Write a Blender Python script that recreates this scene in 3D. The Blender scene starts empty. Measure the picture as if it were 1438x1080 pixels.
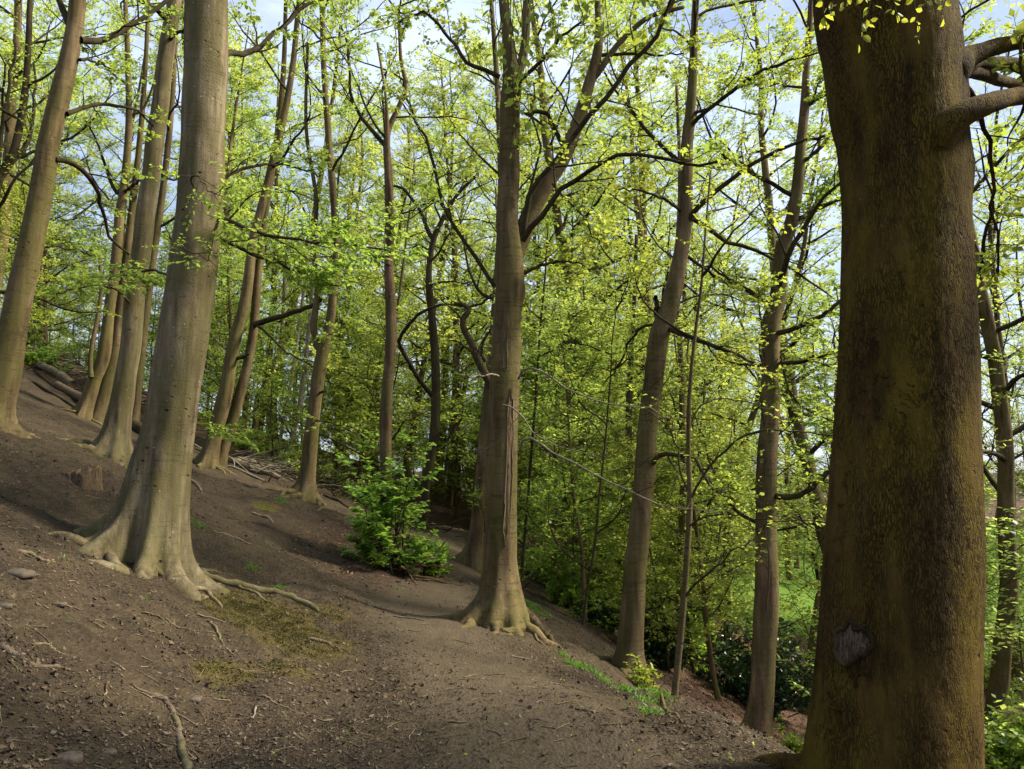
import bpy, math
import numpy as np

# ------------------------------------------------------------------ camera, world, sun
scene = bpy.context.scene
COL = scene.collection
F = 1122.0                       # focal length in photo pixels (1438 wide)
PITCH = math.radians(7.2)
CAM = np.array([0.0, 0.0, 1.6])
cam_d = bpy.data.cameras.new('camera')
cam = bpy.data.objects.new('camera', cam_d)
COL.objects.link(cam)
cam.location = CAM
cam.rotation_euler = (math.pi / 2 + PITCH, 0, 0)
cam_d.sensor_width = 36.0
cam_d.lens = 36.0 * F / 1438.0
cam_d.clip_start = 0.05
cam_d.clip_end = 2000
scene.camera = cam

SUN_EL, SUN_AZ = math.radians(42), math.radians(86)     # azimuth measured from +Y towards +X
world = bpy.data.worlds.new('World')
scene.world = world
world.use_nodes = True
wn = world.node_tree
wn.nodes.clear()
w_out = wn.nodes.new('ShaderNodeOutputWorld')
w_bg = wn.nodes.new('ShaderNodeBackground')
w_sky = wn.nodes.new('ShaderNodeTexSky')
w_sky.sky_type = 'NISHITA'
w_sky.sun_disc = False
w_sky.sun_elevation = SUN_EL
w_sky.sun_rotation = SUN_AZ
w_sky.air_density = 1.0
w_sky.dust_density = 1.5
w_tc = wn.nodes.new('ShaderNodeTexCoord')
w_mp = wn.nodes.new('ShaderNodeMapping')
w_mp.inputs['Scale'].default_value = (1.0, 1.0, 2.6)
w_no = wn.nodes.new('ShaderNodeTexNoise')
w_no.inputs['Scale'].default_value = 2.2
w_no.inputs['Detail'].default_value = 7
w_no.inputs['Roughness'].default_value = 0.6
w_cr = wn.nodes.new('ShaderNodeValToRGB')
w_cr.color_ramp.elements[0].position = 0.40
w_cr.color_ramp.elements[0].color = (0.28, 0.28, 0.28, 1)
w_cr.color_ramp.elements[1].position = 0.66
w_cr.color_ramp.elements[1].color = (1, 1, 1, 1)
w_mx = wn.nodes.new('ShaderNodeMix')
w_mx.data_type = 'RGBA'
w_mx.inputs['B'].default_value = (6.0, 6.9, 9.0, 1)       # cloud brightness, in the sky texture's own units
wn.links.new(w_tc.outputs['Generated'], w_mp.inputs['Vector'])
wn.links.new(w_mp.outputs['Vector'], w_no.inputs['Vector'])
wn.links.new(w_no.outputs['Fac'], w_cr.inputs['Fac'])
wn.links.new(w_cr.outputs['Color'], w_mx.inputs['Factor'])
wn.links.new(w_sky.outputs['Color'], w_mx.inputs['A'])
wn.links.new(w_mx.outputs['Result'], w_bg.inputs['Color'])
wn.links.new(w_bg.outputs['Background'], w_out.inputs['Surface'])
w_bg.inputs['Strength'].default_value = 0.068

sun_d = bpy.data.lights.new('sun', 'SUN')
sun = bpy.data.objects.new('sun', sun_d)
COL.objects.link(sun)
sun_d.energy = 4.5
sun_d.angle = math.radians(12.0)
sun_d.color = (1.0, 0.93, 0.79)
sun.rotation_euler = (math.pi / 2 - SUN_EL, 0, math.pi - SUN_AZ)
sun.location = (30, 20, 40)

scene.render.engine = 'CYCLES'
scene.view_settings.view_transform = 'Standard'
scene.view_settings.look = 'None'
scene.view_settings.exposure = 1.40
scene.view_settings.gamma = 1
scene.view_settings.use_curve_mapping = False
cy = scene.cycles
cy.use_denoising = True
cy.denoiser = 'OPENIMAGEDENOISE'
cy.max_bounces = 7
cy.diffuse_bounces = 4
cy.glossy_bounces = 2
cy.transmission_bounces = 5
cy.transparent_max_bounces = 4
cy.use_adaptive_sampling = True
cy.adaptive_threshold = 0.02
cy.sample_clamp_indirect = 6
cy.caustics_reflective = False
cy.caustics_refractive = False

# ------------------------------------------------------------------ numbers: noise, projection
def _hash(ix, iy, iz, seed):
    h = (ix.astype(np.int64) * 374761393 + iy.astype(np.int64) * 668265263 + iz.astype(np.int64) * 2147483647 + seed * 144665) & 0xFFFFFFFF
    h = ((h ^ (h >> 13)) * 1274126177) & 0xFFFFFFFF
    h = ((h ^ (h >> 16)) * 2246822519) & 0xFFFFFFFF
    h = h ^ (h >> 15)
    return (h & 0xFFFFFF) / float(0xFFFFFF)

def vnoise(p, seed=0):
    p = np.asarray(p, float)
    i = np.floor(p).astype(np.int64)
    f = p - i
    f = f * f * (3 - 2 * f)
    r = 0
    for dx in (0, 1):
        for dy in (0, 1):
            for dz in (0, 1):
                w = (f[..., 0] if dx else 1 - f[..., 0]) * (f[..., 1] if dy else 1 - f[..., 1]) * (f[..., 2] if dz else 1 - f[..., 2])
                r = r + w * _hash(i[..., 0] + dx, i[..., 1] + dy, i[..., 2] + dz, seed)
    return r * 2 - 1

def fbm(p, seed=0, octaves=4, gain=0.5):
    p = np.asarray(p, float)
    a, r = 1.0, 0
    for o in range(octaves):
        r = r + a * vnoise(p * 2 ** o, seed + o * 7)
        a *= gain
    return r

SP, CP = math.sin(PITCH), math.cos(PITCH)

def ray(u, v):
    a, b = (u - 719.0) / F, (540.0 - v) / F
    return np.array([a, CP - b * SP, SP + b * CP])

def at(u, v, d):
    """world point seen at photo pixel (u, v), d metres ahead of the camera position"""
    r = ray(u, v)
    return CAM + r * (d / r[1])

def px(w, v, d):
    """metres covered by w photo pixels at row v and distance d"""
    return w / F * d / (CP - (540.0 - v) / F * SP)

def norm(a):
    return a / np.maximum(np.linalg.norm(a, axis=-1, keepdims=True), 1e-9)

def smooth_path(pts, n):
    """Catmull-Rom resampling of any-dimensional control points"""
    P = np.asarray(pts, float)
    if len(P) < 3:
        t = np.linspace(0, 1, n)[:, None]
        return P[0] * (1 - t) + P[-1] * t
    seg = np.linalg.norm(np.diff(P[:, :3], axis=0), axis=1)
    s = np.concatenate([[0], np.cumsum(seg)])
    Q = np.vstack([2 * P[0] - P[1], P, 2 * P[-1] - P[-2]])
    out = []
    for x in np.linspace(0, s[-1], n):
        k = min(np.searchsorted(s, x, side='right') - 1, len(P) - 2)
        t = (x - s[k]) / max(seg[k], 1e-9)
        p0, p1, p2, p3 = Q[k], Q[k + 1], Q[k + 2], Q[k + 3]
        out.append(0.5 * (2 * p1 + (p2 - p0) * t + (2 * p0 - 5 * p1 + 4 * p2 - p3) * t * t + (3 * p1 - p0 - 3 * p2 + p3) * t ** 3))
    return np.array(out)

# ------------------------------------------------------------------ terrain: a smooth surface through surveyed points
survey = [at(*q) for q in [
    (720, 1080, 4.78), (1060, 1080, 4.7), (560, 1080, 4.7), (600, 990, 6.0), (900, 965, 6.7), (700, 960, 6.7), (640, 900, 8.5),
    (705, 868, 9.4), (600, 868, 9.8), (640, 825, 12.6), (655, 795, 16.6), (600, 800, 14.8), (650, 760, 22), (630, 742, 28), (600, 738, 32),
    (0, 1080, 3.6), (300, 1080, 4.2), (0, 900, 4.9), (300, 960, 5.6), (450, 930, 6.9), (235, 800, 8.0), (430, 860, 8.0), (120, 760, 7.8), (0, 740, 6.9),
    (160, 655, 13.7), (5, 600, 11.0), (130, 595, 19), (100, 535, 24), (0, 478, 29), (190, 600, 21), (295, 660, 18), (430, 702, 17), (540, 800, 13.6),
    (500, 830, 11.5), (350, 760, 11), (390, 700, 16), (340, 650, 21), (450, 690, 24), (520, 712, 27), (560, 725, 29),
    (890, 945, 10.8), (940, 1018, 8.0), (1060, 1060, 11.2), (830, 885, 13.5), (780, 850, 15.5), (1000, 980, 15.5), (1100, 985, 19), (1050, 905, 26),
    (1100, 835, 44), (1400, 850, 44), (1400, 1000, 20), (780, 770, 26), (860, 800, 30),
]]
survey += [np.array(q, float) for q in [
    (2.1, 4.3, -0.25), (3.6, 4.3, -1.25), (3.4, 7.5, -1.5), (0.35, 3, 0), (0.3, 0, 0), (1.6, 0, -0.05), (-1.0, 0, 0.12), (-4.5, 0, 1.3), (2.2, 2, -0.25),
    (5, 0, -2.0), (7, 8, -2.9), (0, -10, 0), (-6, -10, 2), (6, -10, -2.4),
    (-12, 5, 4.4), (-20, 10, 7.2), (-32, 20, 9.2), (-30, 40, 8.6), (-60, 20, 12), (-60, 60, 11), (-14, 32, 5.0), (-10, 44, 3.2), (-22, 70, 5.0),
    (0, 45, 0.2), (-2, 80, 0.5), (10, 30, -3.6), (14, 12, -4.2), (30, 12, -5), (30, 45, -4.9), (20, 70, -3.8), (60, 70, -3.5), (50, 110, -1.5), (90, 20, -4),
    (0, 140, 1.5), (-60, 140, 6), (80, 160, 2), (-110, 0, 12), (-60, -60, 11), (0, -70, 0), (60, -60, -5), (140, 0, -3), (250, 250, 6), (-250, 250, 12), (0, 300, 6), (-260, 0, 14), (260, -60, 2), (0, -250, 2)]]
survey = np.array(survey)
def _tps(d2):
    return 0.5 * d2 * np.log(np.maximum(d2, 1e-8))
_n = len(survey)
_S = survey[:, :2] / 10.0
_A = np.zeros((_n + 3, _n + 3))
_A[:_n, :_n] = _tps(((_S[:, None] - _S[None]) ** 2).sum(-1)) + np.eye(_n) * 0.004
_A[:_n, _n] = 1; _A[:_n, _n + 1:] = _S
_A[_n, :_n] = 1; _A[_n + 1:, :_n] = _S.T
_W = np.linalg.solve(_A, np.concatenate([survey[:, 2], [0, 0, 0]]))

path_xy = np.array([(0.5, -3), (0.45, 1), (0.4, 3), (0.3, 4.8), (-0.1, 6.6), (-0.75, 8.6), (-1.15, 10.5), (-1.2, 13), (-1.1, 16), (-1.5, 20), (-2.2, 26), (-3.8, 33), (-7, 40)])

def dist_path(x, y):
    best = np.full(np.shape(x), 1e9)
    for a, b in zip(path_xy[:-1], path_xy[1:]):
        ab = b - a
        t = np.clip(((x - a[0]) * ab[0] + (y - a[1]) * ab[1]) / (ab @ ab), 0, 1)
        best = np.minimum(best, np.hypot(x - a[0] - t * ab[0], y - a[1] - t * ab[1]))
    return best

def hgt(x, y, fine=True):
    x = np.atleast_1d(np.asarray(x, float)); y = np.atleast_1d(np.asarray(y, float))
    sh = x.shape
    x, y = x.ravel(), y.ravel()
    out = np.empty(len(x))
    for k in range(0, len(x), 20000):
        q = np.stack([x[k:k + 20000], y[k:k + 20000]], -1) / 10.0
        out[k:k + 20000] = _tps(((q[:, None] - _S[None]) ** 2).sum(-1)) @ _W[:_n] + _W[_n] + q @ _W[_n + 1:]
    if fine:
        p = np.stack([x, y, np.zeros_like(x)], -1)
        off = np.clip((dist_path(x, y) - 0.4) / 0.8, 0, 1)
        near = np.clip(60 / (np.hypot(x, y) + 1), 0, 1)
        out += (0.10 * fbm(p * 0.55, 3, 3) * (0.25 + 0.75 * off) + 0.045 * fbm(p * 2.4, 11, 3) * (0.25 + 0.75 * off) + 0.012 * fbm(p * 9, 15, 2) * (0.4 + 0.6 * off)) * near
    return out.reshape(sh)

def h1(x, y):
    return float(hgt(x, y)[0])

def hit(u, v, far=120):
    """where the ray through photo pixel (u, v) meets the ground"""
    r = ray(u, v)
    r = r / r[1]
    d = np.concatenate([np.arange(2.2, 12, 0.03), np.geomspace(12, far, 500)])
    P = CAM + d[:, None] * r
    under = P[:, 2] < hgt(P[:, 0], P[:, 1])
    k = int(np.argmax(under)) if under.any() else len(d) - 1
    return P[k]

# ------------------------------------------------------------------ mesh helpers
def make_mesh(name, verts, faces, mat, parent=None, smooth=True, attrs=None):
    """faces: list of int arrays, each (n, 3) or (n, 4)"""
    verts = np.ascontiguousarray(verts, dtype=np.float32)
    me = bpy.data.meshes.new(name)
    faces = [np.asarray(f, dtype=np.int32) for f in faces if len(f)]
    me.vertices.add(len(verts))
    me.vertices.foreach_set('co', verts.ravel())
    loops = np.concatenate([f.ravel() for f in faces])
    sizes = np.concatenate([np.full(len(f), f.shape[1], dtype=np.int32) for f in faces])
    starts = np.concatenate([[0], np.cumsum(sizes)[:-1]]).astype(np.int32)
    me.loops.add(len(loops))
    me.loops.foreach_set('vertex_index', loops)
    me.polygons.add(len(sizes))
    me.polygons.foreach_set('loop_start', starts)
    me.update(calc_edges=True)
    if smooth:
        me.polygons.foreach_set('use_smooth', np.ones(len(sizes), dtype=bool))
    for k, a in (attrs or {}).items():
        at_ = me.attributes.new(k, 'FLOAT', 'POINT')
        at_.data.foreach_set('value', np.ascontiguousarray(a, dtype=np.float32))
    me.materials.append(mat)
    o = bpy.data.objects.new(name, me)
    COL.objects.link(o)
    if parent is not None:
        o.parent = parent
    return o

def tag(o, label=None, cat=None, group=None, kind=None):
    if label: o['label'] = label
    if cat: o['category'] = cat
    if group: o['group'] = group
    if kind: o['kind'] = kind
    return o

def empty(name, loc, label, cat, group=None):
    o = bpy.data.objects.new(name, None)
    o.empty_display_size = 0.3
    COL.objects.link(o)
    o.location = loc
    return tag(o, label, cat, group)

def tubes(P, R, sides, cap=True):
    """P (M,K,3) centre lines, R (M,K) radii -> verts, [faces]"""
    P = np.asarray(P, float); R = np.asarray(R, float)
    M, K, _ = P.shape
    T = np.empty_like(P)
    T[:, 1:-1] = P[:, 2:] - P[:, :-2]; T[:, 0] = P[:, 1] - P[:, 0]; T[:, -1] = P[:, -1] - P[:, -2]
    T = norm(T)
    tot = norm(P[:, -1] - P[:, 0])
    ref = np.where(np.abs(tot[:, 1:2]) < 0.75, np.array([[0, 1.0, 0]]), np.array([[1.0, 0, 0]]))[:, None, :]
    U = norm(np.cross(ref, T)); V = np.cross(T, U)
    a = np.arange(sides) / sides * 2 * math.pi
    ring = U[:, :, None] * np.cos(a)[None, None, :, None] + V[:, :, None] * np.sin(a)[None, None, :, None]
    verts = (P[:, :, None] + ring * R[:, :, None, None]).reshape(-1, 3)
    m = np.arange(M)[:, None, None] * K * sides; k = np.arange(K - 1)[None, :, None] * sides; s = np.arange(sides)[None, None, :]
    s2 = (s + 1) % sides
    q = np.stack([m + k + s, m + k + s2, m + k + sides + s2, m + k + sides + s], -1).reshape(-1, 4)
    return verts, [q]

def join(parts):
    vs, fs, off = [], [], 0
    for v, f in parts:
        vs.append(v)
        fs += [x + off for x in f]
        off += len(v)
    t = [f for f in fs if f.shape[1] == 3]; q = [f for f in fs if f.shape[1] == 4]
    return np.vstack(vs), [np.vstack(x) for x in (t, q) if x]

def grow(rng, P0, D0, L, K, wig=0.25, up=0.05, flat=0.0):
    P = [P0]; D = norm(D0)
    L = np.asarray(L, float)
    for _ in range(K):
        D = D + rng.normal(size=D.shape) * wig
        D[:, 2] += up
        D[:, 2] *= (1 - flat)
        D = norm(D)
        P.append(P[-1] + D * (L / K)[:, None])
    return np.stack(P, 1)

def branch_off(rng, P, R, n, t0, t1, ang, ratio, flat=0.5, lmin=0.1, rr=0.55, Lp=None):
    """n children for each parent line: start, direction, length, radius"""
    M, K, _ = P.shape
    t = (np.arange(n)[None] + rng.random((M, n))) / n * (t1 - t0) + t0
    x = t * (K - 1); i = np.clip(x.astype(int), 0, K - 2); f = (x - i)[..., None]
    mi = np.arange(M)[:, None]
    S = P[mi, i] * (1 - f) + P[mi, i + 1] * f
    T = norm(P[mi, i + 1] - P[mi, i])
    side = norm(np.cross(T, np.array([0, 0, 1.0])) + rng.normal(size=T.shape) * 0.15)
    upv = np.cross(side, T)
    alt = np.where((np.arange(n) % 2)[None] == 0, 1.0, -1.0) * np.ones((M, 1))
    az = rng.normal(size=(M, n)) * (1.1 * (1 - flat)) + np.where(rng.random((M, n)) < 0.5 * (1 - flat), math.pi / 2, 0)
    lat = side * (np.cos(az) * alt)[..., None] + upv * np.sin(az)[..., None]
    a = ang + rng.normal(size=(M, n)) * 0.2
    D = T * np.cos(a)[..., None] + lat * np.sin(a)[..., None]
    if Lp is None:
        Lp = np.linalg.norm(np.diff(P, axis=1), axis=2).sum(1)
    L = Lp[:, None] * ratio * (1.15 - 0.75 * t) * rng.uniform(0.65, 1.25, (M, n))
    L = np.maximum(L, lmin)
    Rp = R[mi, i] * (1 - f[..., 0]) + R[mi, i + 1] * f[..., 0]
    return S.reshape(-1, 3), D.reshape(-1, 3), L.ravel(), (Rp * rr).ravel()

def taper(R0, K, end=0.3):
    return R0[:, None] * np.linspace(1, end, K + 1)[None]

def leaf_mesh(rng, P, n, size, flat=0.75, shape='quad', width=0.36, droop=0.15, t0=0.1):
    M, K, _ = P.shape
    t = t0 + (1 - t0) * (np.arange(n)[None] + rng.random((M, n))) / n
    x = t * (K - 1); i = np.clip(x.astype(int), 0, K - 2); f = (x - i)[..., None]
    mi = np.arange(M)[:, None]
    S = (P[mi, i] * (1 - f) + P[mi, i + 1] * f).reshape(-1, 3)
    T = norm(P[mi, i + 1] - P[mi, i]).reshape(-1, 3)
    N = len(S)
    alt = np.tile(np.where(np.arange(n) % 2 == 0, 1.0, -1.0), M)[:, None]
    up = norm(np.array([0, 0, 1.0]) * flat + rng.normal(size=(N, 3)) * (1 - flat) * 0.9)
    lat = norm(np.cross(T, up)) * alt
    A = norm(T * 0.55 + lat * 0.85 + rng.normal(size=(N, 3)) * 0.28 + np.array([0, 0, -droop]))
    B = norm(np.cross(A, up))
    Nn = np.cross(B, A)
    s = (size * rng.uniform(0.5, 1.3, N))[:, None]
    S = S + A * s * 0.08
    if shape == 'quad':
        V = np.stack([S, S + A * s * 0.5 + B * s * width + Nn * s * 0.05, S + A * s, S + A * s * 0.5 - B * s * width + Nn * s * 0.05], 1).reshape(-1, 3)
        q = np.arange(N)[:, None] * 4 + np.arange(4)[None]
        return V, [q]
    fold = 0.10
    V = np.stack([S,
                  S + A * s * 0.30 + B * s * width * 0.85 + Nn * s * fold,
                  S + A * s * 0.68 + B * s * width * 0.80 + Nn * s * fold * 0.7,
                  S + A * s * 1.0 - Nn * s * 0.10,
                  S + A * s * 0.68 - B * s * width * 0.80 + Nn * s * fold * 0.7,
                  S + A * s * 0.30 - B * s * width * 0.85 + Nn * s * fold], 1).reshape(-1, 3)
    b = np.arange(N)[:, None] * 6
    q = np.vstack([b + np.array([[0, 1, 2, 3]]), b + np.array([[0, 3, 4, 5]])])
    return V, [q]

# ------------------------------------------------------------------ materials
def new_mat(name):
    m = bpy.data.materials.new(name)
    m.use_nodes = True
    nt = m.node_tree
    nt.nodes.clear()
    return m, nt

def nd(nt, typ, **kw):
    n = nt.nodes.new(typ)
    for k, v in kw.items():
        if k in n.inputs: n.inputs[k].default_value = v
        else: setattr(n, k, v)
    return n

def ramp(nt, stops, fac=None, interp='LINEAR'):
    n = nt.nodes.new('ShaderNodeValToRGB')
    cr = n.color_ramp
    cr.interpolation = interp
    while len(cr.elements) < len(stops): cr.elements.new(0.5)
    for e, (p, c) in zip(cr.elements, stops):
        e.position = p
        e.color = (*c, 1) if len(c) == 3 else c
    if fac is not None: nt.links.new(fac, n.inputs['Fac'])
    return n.outputs['Color']

def mix(nt, fac, a, b, blend='MIX'):
    n = nt.nodes.new('ShaderNodeMix')
    n.data_type = 'RGBA'; n.blend_type = blend
    for s, v in (('Factor', fac), ('A', a), ('B', b)):
        if isinstance(v, bpy.types.NodeSocket): nt.links.new(v, n.inputs[s])
        elif isinstance(v, (int, float)): n.inputs[s].default_value = v
        else: n.inputs[s].default_value = (*v, 1)
    return n.outputs['Result']

def noise(nt, vec, scale, detail=4, rough=0.55, dist=0.0):
    n = nd(nt, 'ShaderNodeTexNoise', Scale=scale, Detail=detail, Roughness=rough, Distortion=dist)
    nt.links.new(vec, n.inputs['Vector'])
    return n.outputs['Fac']

def mapped(nt, vec, scale, loc=(0, 0, 0)):
    n = nt.nodes.new('ShaderNodeMapping')
    n.inputs['Scale'].default_value = scale
    n.inputs['Location'].default_value = loc
    nt.links.new(vec, n.inputs['Vector'])
    return n.outputs['Vector']

def math_(nt, op, a, b=0.5, clamp=False):
    n = nt.nodes.new('ShaderNodeMath'); n.operation = op; n.use_clamp = clamp
    for i, v in enumerate((a, b)):
        if isinstance(v, bpy.types.NodeSocket): nt.links.new(v, n.inputs[i])
        else: n.inputs[i].default_value = v
    return n.outputs[0]

def leaf_mat(name, dark, light, trans, tr=0.5, rough=0.45, hue=None):
    m, nt = new_mat(name)
    out = nt.nodes.new('ShaderNodeOutputMaterial')
    geo = nt.nodes.new('ShaderNodeNewGeometry')
    oi = nt.nodes.new('ShaderNodeObjectInfo')
    r = geo.outputs['Random Per Island']
    c = ramp(nt, [(0.0, dark), (0.55, tuple((a + b) / 2 for a, b in zip(dark, light))), (1.0, light)], r)
    t = ramp(nt, [(0.0, tuple(x * 0.75 for x in trans)), (1.0, tuple(min(1, x * 1.2) for x in trans))], r)
    tc = nt.nodes.new('ShaderNodeTexCoord')
    patch = noise(nt, tc.outputs['Object'], 0.55, 2)
    pr = ramp(nt, [(0.35, (0.78, 0.88, 0.75)), (0.65, (1.15, 1.06, 1.0))], patch)
    c = mix(nt, 1.0, c, pr, 'MULTIPLY'); t = mix(nt, 1.0, t, pr, 'MULTIPLY')
    ov = ramp(nt, [(0.0, (0.90, 0.97, 0.92)), (1.0, (1.12, 1.02, 0.85))], oi.outputs['Random'])
    c = mix(nt, 1.0, c, ov, 'MULTIPLY'); t = mix(nt, 1.0, t, ov, 'MULTIPLY')
    p = nd(nt, 'ShaderNodeBsdfPrincipled', Roughness=rough)
    p.inputs['Specular IOR Level'].default_value = 0.35
    nt.links.new(c, p.inputs['Base Color'])
    tl = nt.nodes.new('ShaderNodeBsdfTranslucent')
    nt.links.new(t, tl.inputs['Color'])
    ms = nt.nodes.new('ShaderNodeMixShader')
    ms.inputs[0].default_value = tr
    nt.links.new(p.outputs[0], ms.inputs[1]); nt.links.new(tl.outputs[0], ms.inputs[2])
    nt.links.new(ms.outputs[0], out.inputs['Surface'])
    return m

def bark_mat(name, pale, mid, dark, algae=(0.10, 0.11, 0.03), algae_amt=0.45, wrinkle=1.0, fissure=0.0, bump=0.5, spots=0.6, crust=0.0, stain_amt=0.75):
    m, nt = new_mat(name)
    out = nt.nodes.new('ShaderNodeOutputMaterial')
    tc = nt.nodes.new('ShaderNodeTexCoord')
    oi = nt.nodes.new('ShaderNodeObjectInfo')
    v = tc.outputs['Object']
    big = noise(nt, mapped(nt, v, (1, 1, 0.45)), 2.6, 5, 0.6)
    streak = noise(nt, mapped(nt, v, (1, 1, 0.07)), 16, 4, 0.6, 0.4)
    fine = noise(nt, v, 60, 5, 0.7)
    base = ramp(nt, [(0.36, dark), (0.48, mid), (0.61, pale)], big)
    base = mix(nt, 0.42, base, ramp(nt, [(0.36, dark), (0.62, pale)], streak))
    stain = noise(nt, mapped(nt, v, (1, 1, 0.10), (3, 8, 1)), 6.5, 5, 0.65, 0.6)
    base = mix(nt, stain_amt, base, ramp(nt, [(0.34, (0.48, 0.46, 0.42)), (0.50, (0.95, 0.95, 0.95)), (0.68, (1.3, 1.3, 1.3))], stain), 'MULTIPLY')
    base = mix(nt, 0.35, base, ramp(nt, [(0.35, dark), (0.62, pale)], fine), 'OVERLAY')
    al = noise(nt, mapped(nt, v, (1, 1, 0.3), (4, 2, 7)), 3.4, 5, 0.65)
    alm = ramp(nt, [(0.44, (0, 0, 0)), (0.56, (algae_amt,) * 3)], al)
    base = mix(nt, alm, base, algae)
    # horizontal creases, broken up round the stem
    crease = noise(nt, mapped(nt, v, (2.0, 2.0, 17)), 1.7, 5, 0.62, 0.5)
    crm = ramp(nt, [(0.35, (0, 0, 0)), (0.385, (1, 1, 1)), (0.42, (0, 0, 0))], crease)
    base = mix(nt, math_(nt, 'MULTIPLY', crm, 0.75 * wrinkle), base, tuple(c * 0.45 for c in dark))
    vo = nd(nt, 'ShaderNodeTexVoronoi', Scale=7.0)
    nt.links.new(mapped(nt, v, (1, 1, 1.5)), vo.inputs['Vector'])
    sp_n = noise(nt, v, 9, 3)
    sp = math_(nt, 'MULTIPLY', ramp(nt, [(0.05, (1, 1, 1)), (0.17, (0, 0, 0))], vo.outputs['Distance']), ramp(nt, [(0.50, (0, 0, 0)), (0.58, (1, 1, 1))], sp_n))
    base = mix(nt, math_(nt, 'MULTIPLY', sp, spots), base, tuple(c * 0.3 for c in dark))
    vr = nd(nt, 'ShaderNodeTexVoronoi', Scale=5.5)
    nt.links.new(mapped(nt, v, (1, 1, 1.7), (5, 3, 2)), vr.inputs['Vector'])
    ring = ramp(nt, [(0.13, (0, 0, 0)), (0.155, (1, 1, 1)), (0.18, (1, 1, 1)), (0.205, (0, 0, 0))], vr.outputs['Distance'])
    ring = math_(nt, 'MULTIPLY', ring, ramp(nt, [(0.52, (0, 0, 0)), (0.57, (1,) * 3)], noise(nt, v, 4.5, 3)))
    ring = math_(nt, 'MULTIPLY', ring, ramp(nt, [(0.42, (0, 0, 0)), (0.5, (1,) * 3)], noise(nt, v, 25, 2)))
    base = mix(nt, math_(nt, 'MULTIPLY', ring, 0.8 * spots), base, tuple(c * 0.35 for c in dark))
    lich = nd(nt, 'ShaderNodeTexVoronoi', Scale=16.0)
    nt.links.new(v, lich.inputs['Vector'])
    lm = math_(nt, 'MULTIPLY', ramp(nt, [(0.10, (1, 1, 1)), (0.16, (0, 0, 0))], lich.outputs['Distance']), ramp(nt, [(0.56, (0, 0, 0)), (0.60, (0.5,) * 3)], noise(nt, v, 5, 2)))
    base = mix(nt, lm, base, tuple(min(1, c * 1.5) for c in pale))
    hgt_ = math_(nt, 'ADD', math_(nt, 'MULTIPLY', fine, 0.25), math_(nt, 'MULTIPLY', big, 0.35))
    hgt_ = math_(nt, 'SUBTRACT', hgt_, math_(nt, 'MULTIPLY', crm, 0.35 * wrinkle))
    hgt_ = math_(nt, 'SUBTRACT', hgt_, math_(nt, 'MULTIPLY', sp, 0.4))
    if fissure:
        fv = nd(nt, 'ShaderNodeTexVoronoi', Scale=1.0)
        fv.feature = 'DISTANCE_TO_EDGE'
        wob = nt.nodes.new('ShaderNodeMix'); wob.data_type = 'RGBA'; wob.blend_type = 'LINEAR_LIGHT'
        wob.inputs['Factor'].default_value = 0.02
        nt.links.new(v, wob.inputs['A'])
        nz = nd(nt, 'ShaderNodeTexNoise', Scale=14.0, Detail=3.0); nt.links.new(v, nz.inputs['Vector'])
        nt.links.new(nz.outputs['Color'], wob.inputs['B'])
        nt.links.new(mapped(nt, wob.outputs['Result'], (100, 100, 11)), fv.inputs['Vector'])
        fm = ramp(nt, [(0.02, (1, 1, 1)), (0.20, (0, 0, 0))], fv.outputs['Distance'])
        amt = ramp(nt, [(0.40, (0.12,) * 3), (0.56, (1,) * 3)], noise(nt, mapped(nt, v, (1, 1, 0.4), (9, 1, 3)), 4, 3))
        fm = math_(nt, 'MULTIPLY', fm, amt)
        base = mix(nt, math_(nt, 'MULTIPLY', fm, fissure), base, tuple(c * 0.3 for c in dark))
        hgt_ = math_(nt, 'SUBTRACT', hgt_, math_(nt, 'MULTIPLY', fm, 0.8 * fissure))
    if crust:
        cv = noise(nt, mapped(nt, v, (1, 1, 0.8)), 11, 6, 0.75, 1.5)
        cm = ramp(nt, [(0.56, (0, 0, 0)), (0.60, (1, 1, 1)), (0.63, (0, 0, 0))], cv)
        cm = math_(nt, 'MULTIPLY', cm, ramp(nt, [(0.5, (0, 0, 0)), (0.6, (1,) * 3)], noise(nt, v, 2.3, 3)))
        base = mix(nt, math_(nt, 'MULTIPLY', cm, crust), base, tuple(c * 0.22 for c in dark))
        hgt_ = math_(nt, 'SUBTRACT', hgt_, math_(nt, 'MULTIPLY', cm, 0.9 * crust))
    vary = ramp(nt, [(0, (0.86, 0.86, 0.86)), (1, (1.1, 1.08, 1.04))], oi.outputs['Random'])
    base = mix(nt, 1.0, base, vary, 'MULTIPLY')
    bp = nd(nt, 'ShaderNodeBump', Strength=bump, Distance=0.035)
    nt.links.new(hgt_, bp.inputs['Height'])
    p = nd(nt, 'ShaderNodeBsdfPrincipled', Roughness=0.9)
    p.inputs['Specular IOR Level'].default_value = 0.08
    nt.links.new(base, p.inputs['Base Color']); nt.links.new(bp.outputs[0], p.inputs['Normal'])
    nt.links.new(p.outputs[0], out.inputs['Surface'])
    return m

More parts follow.
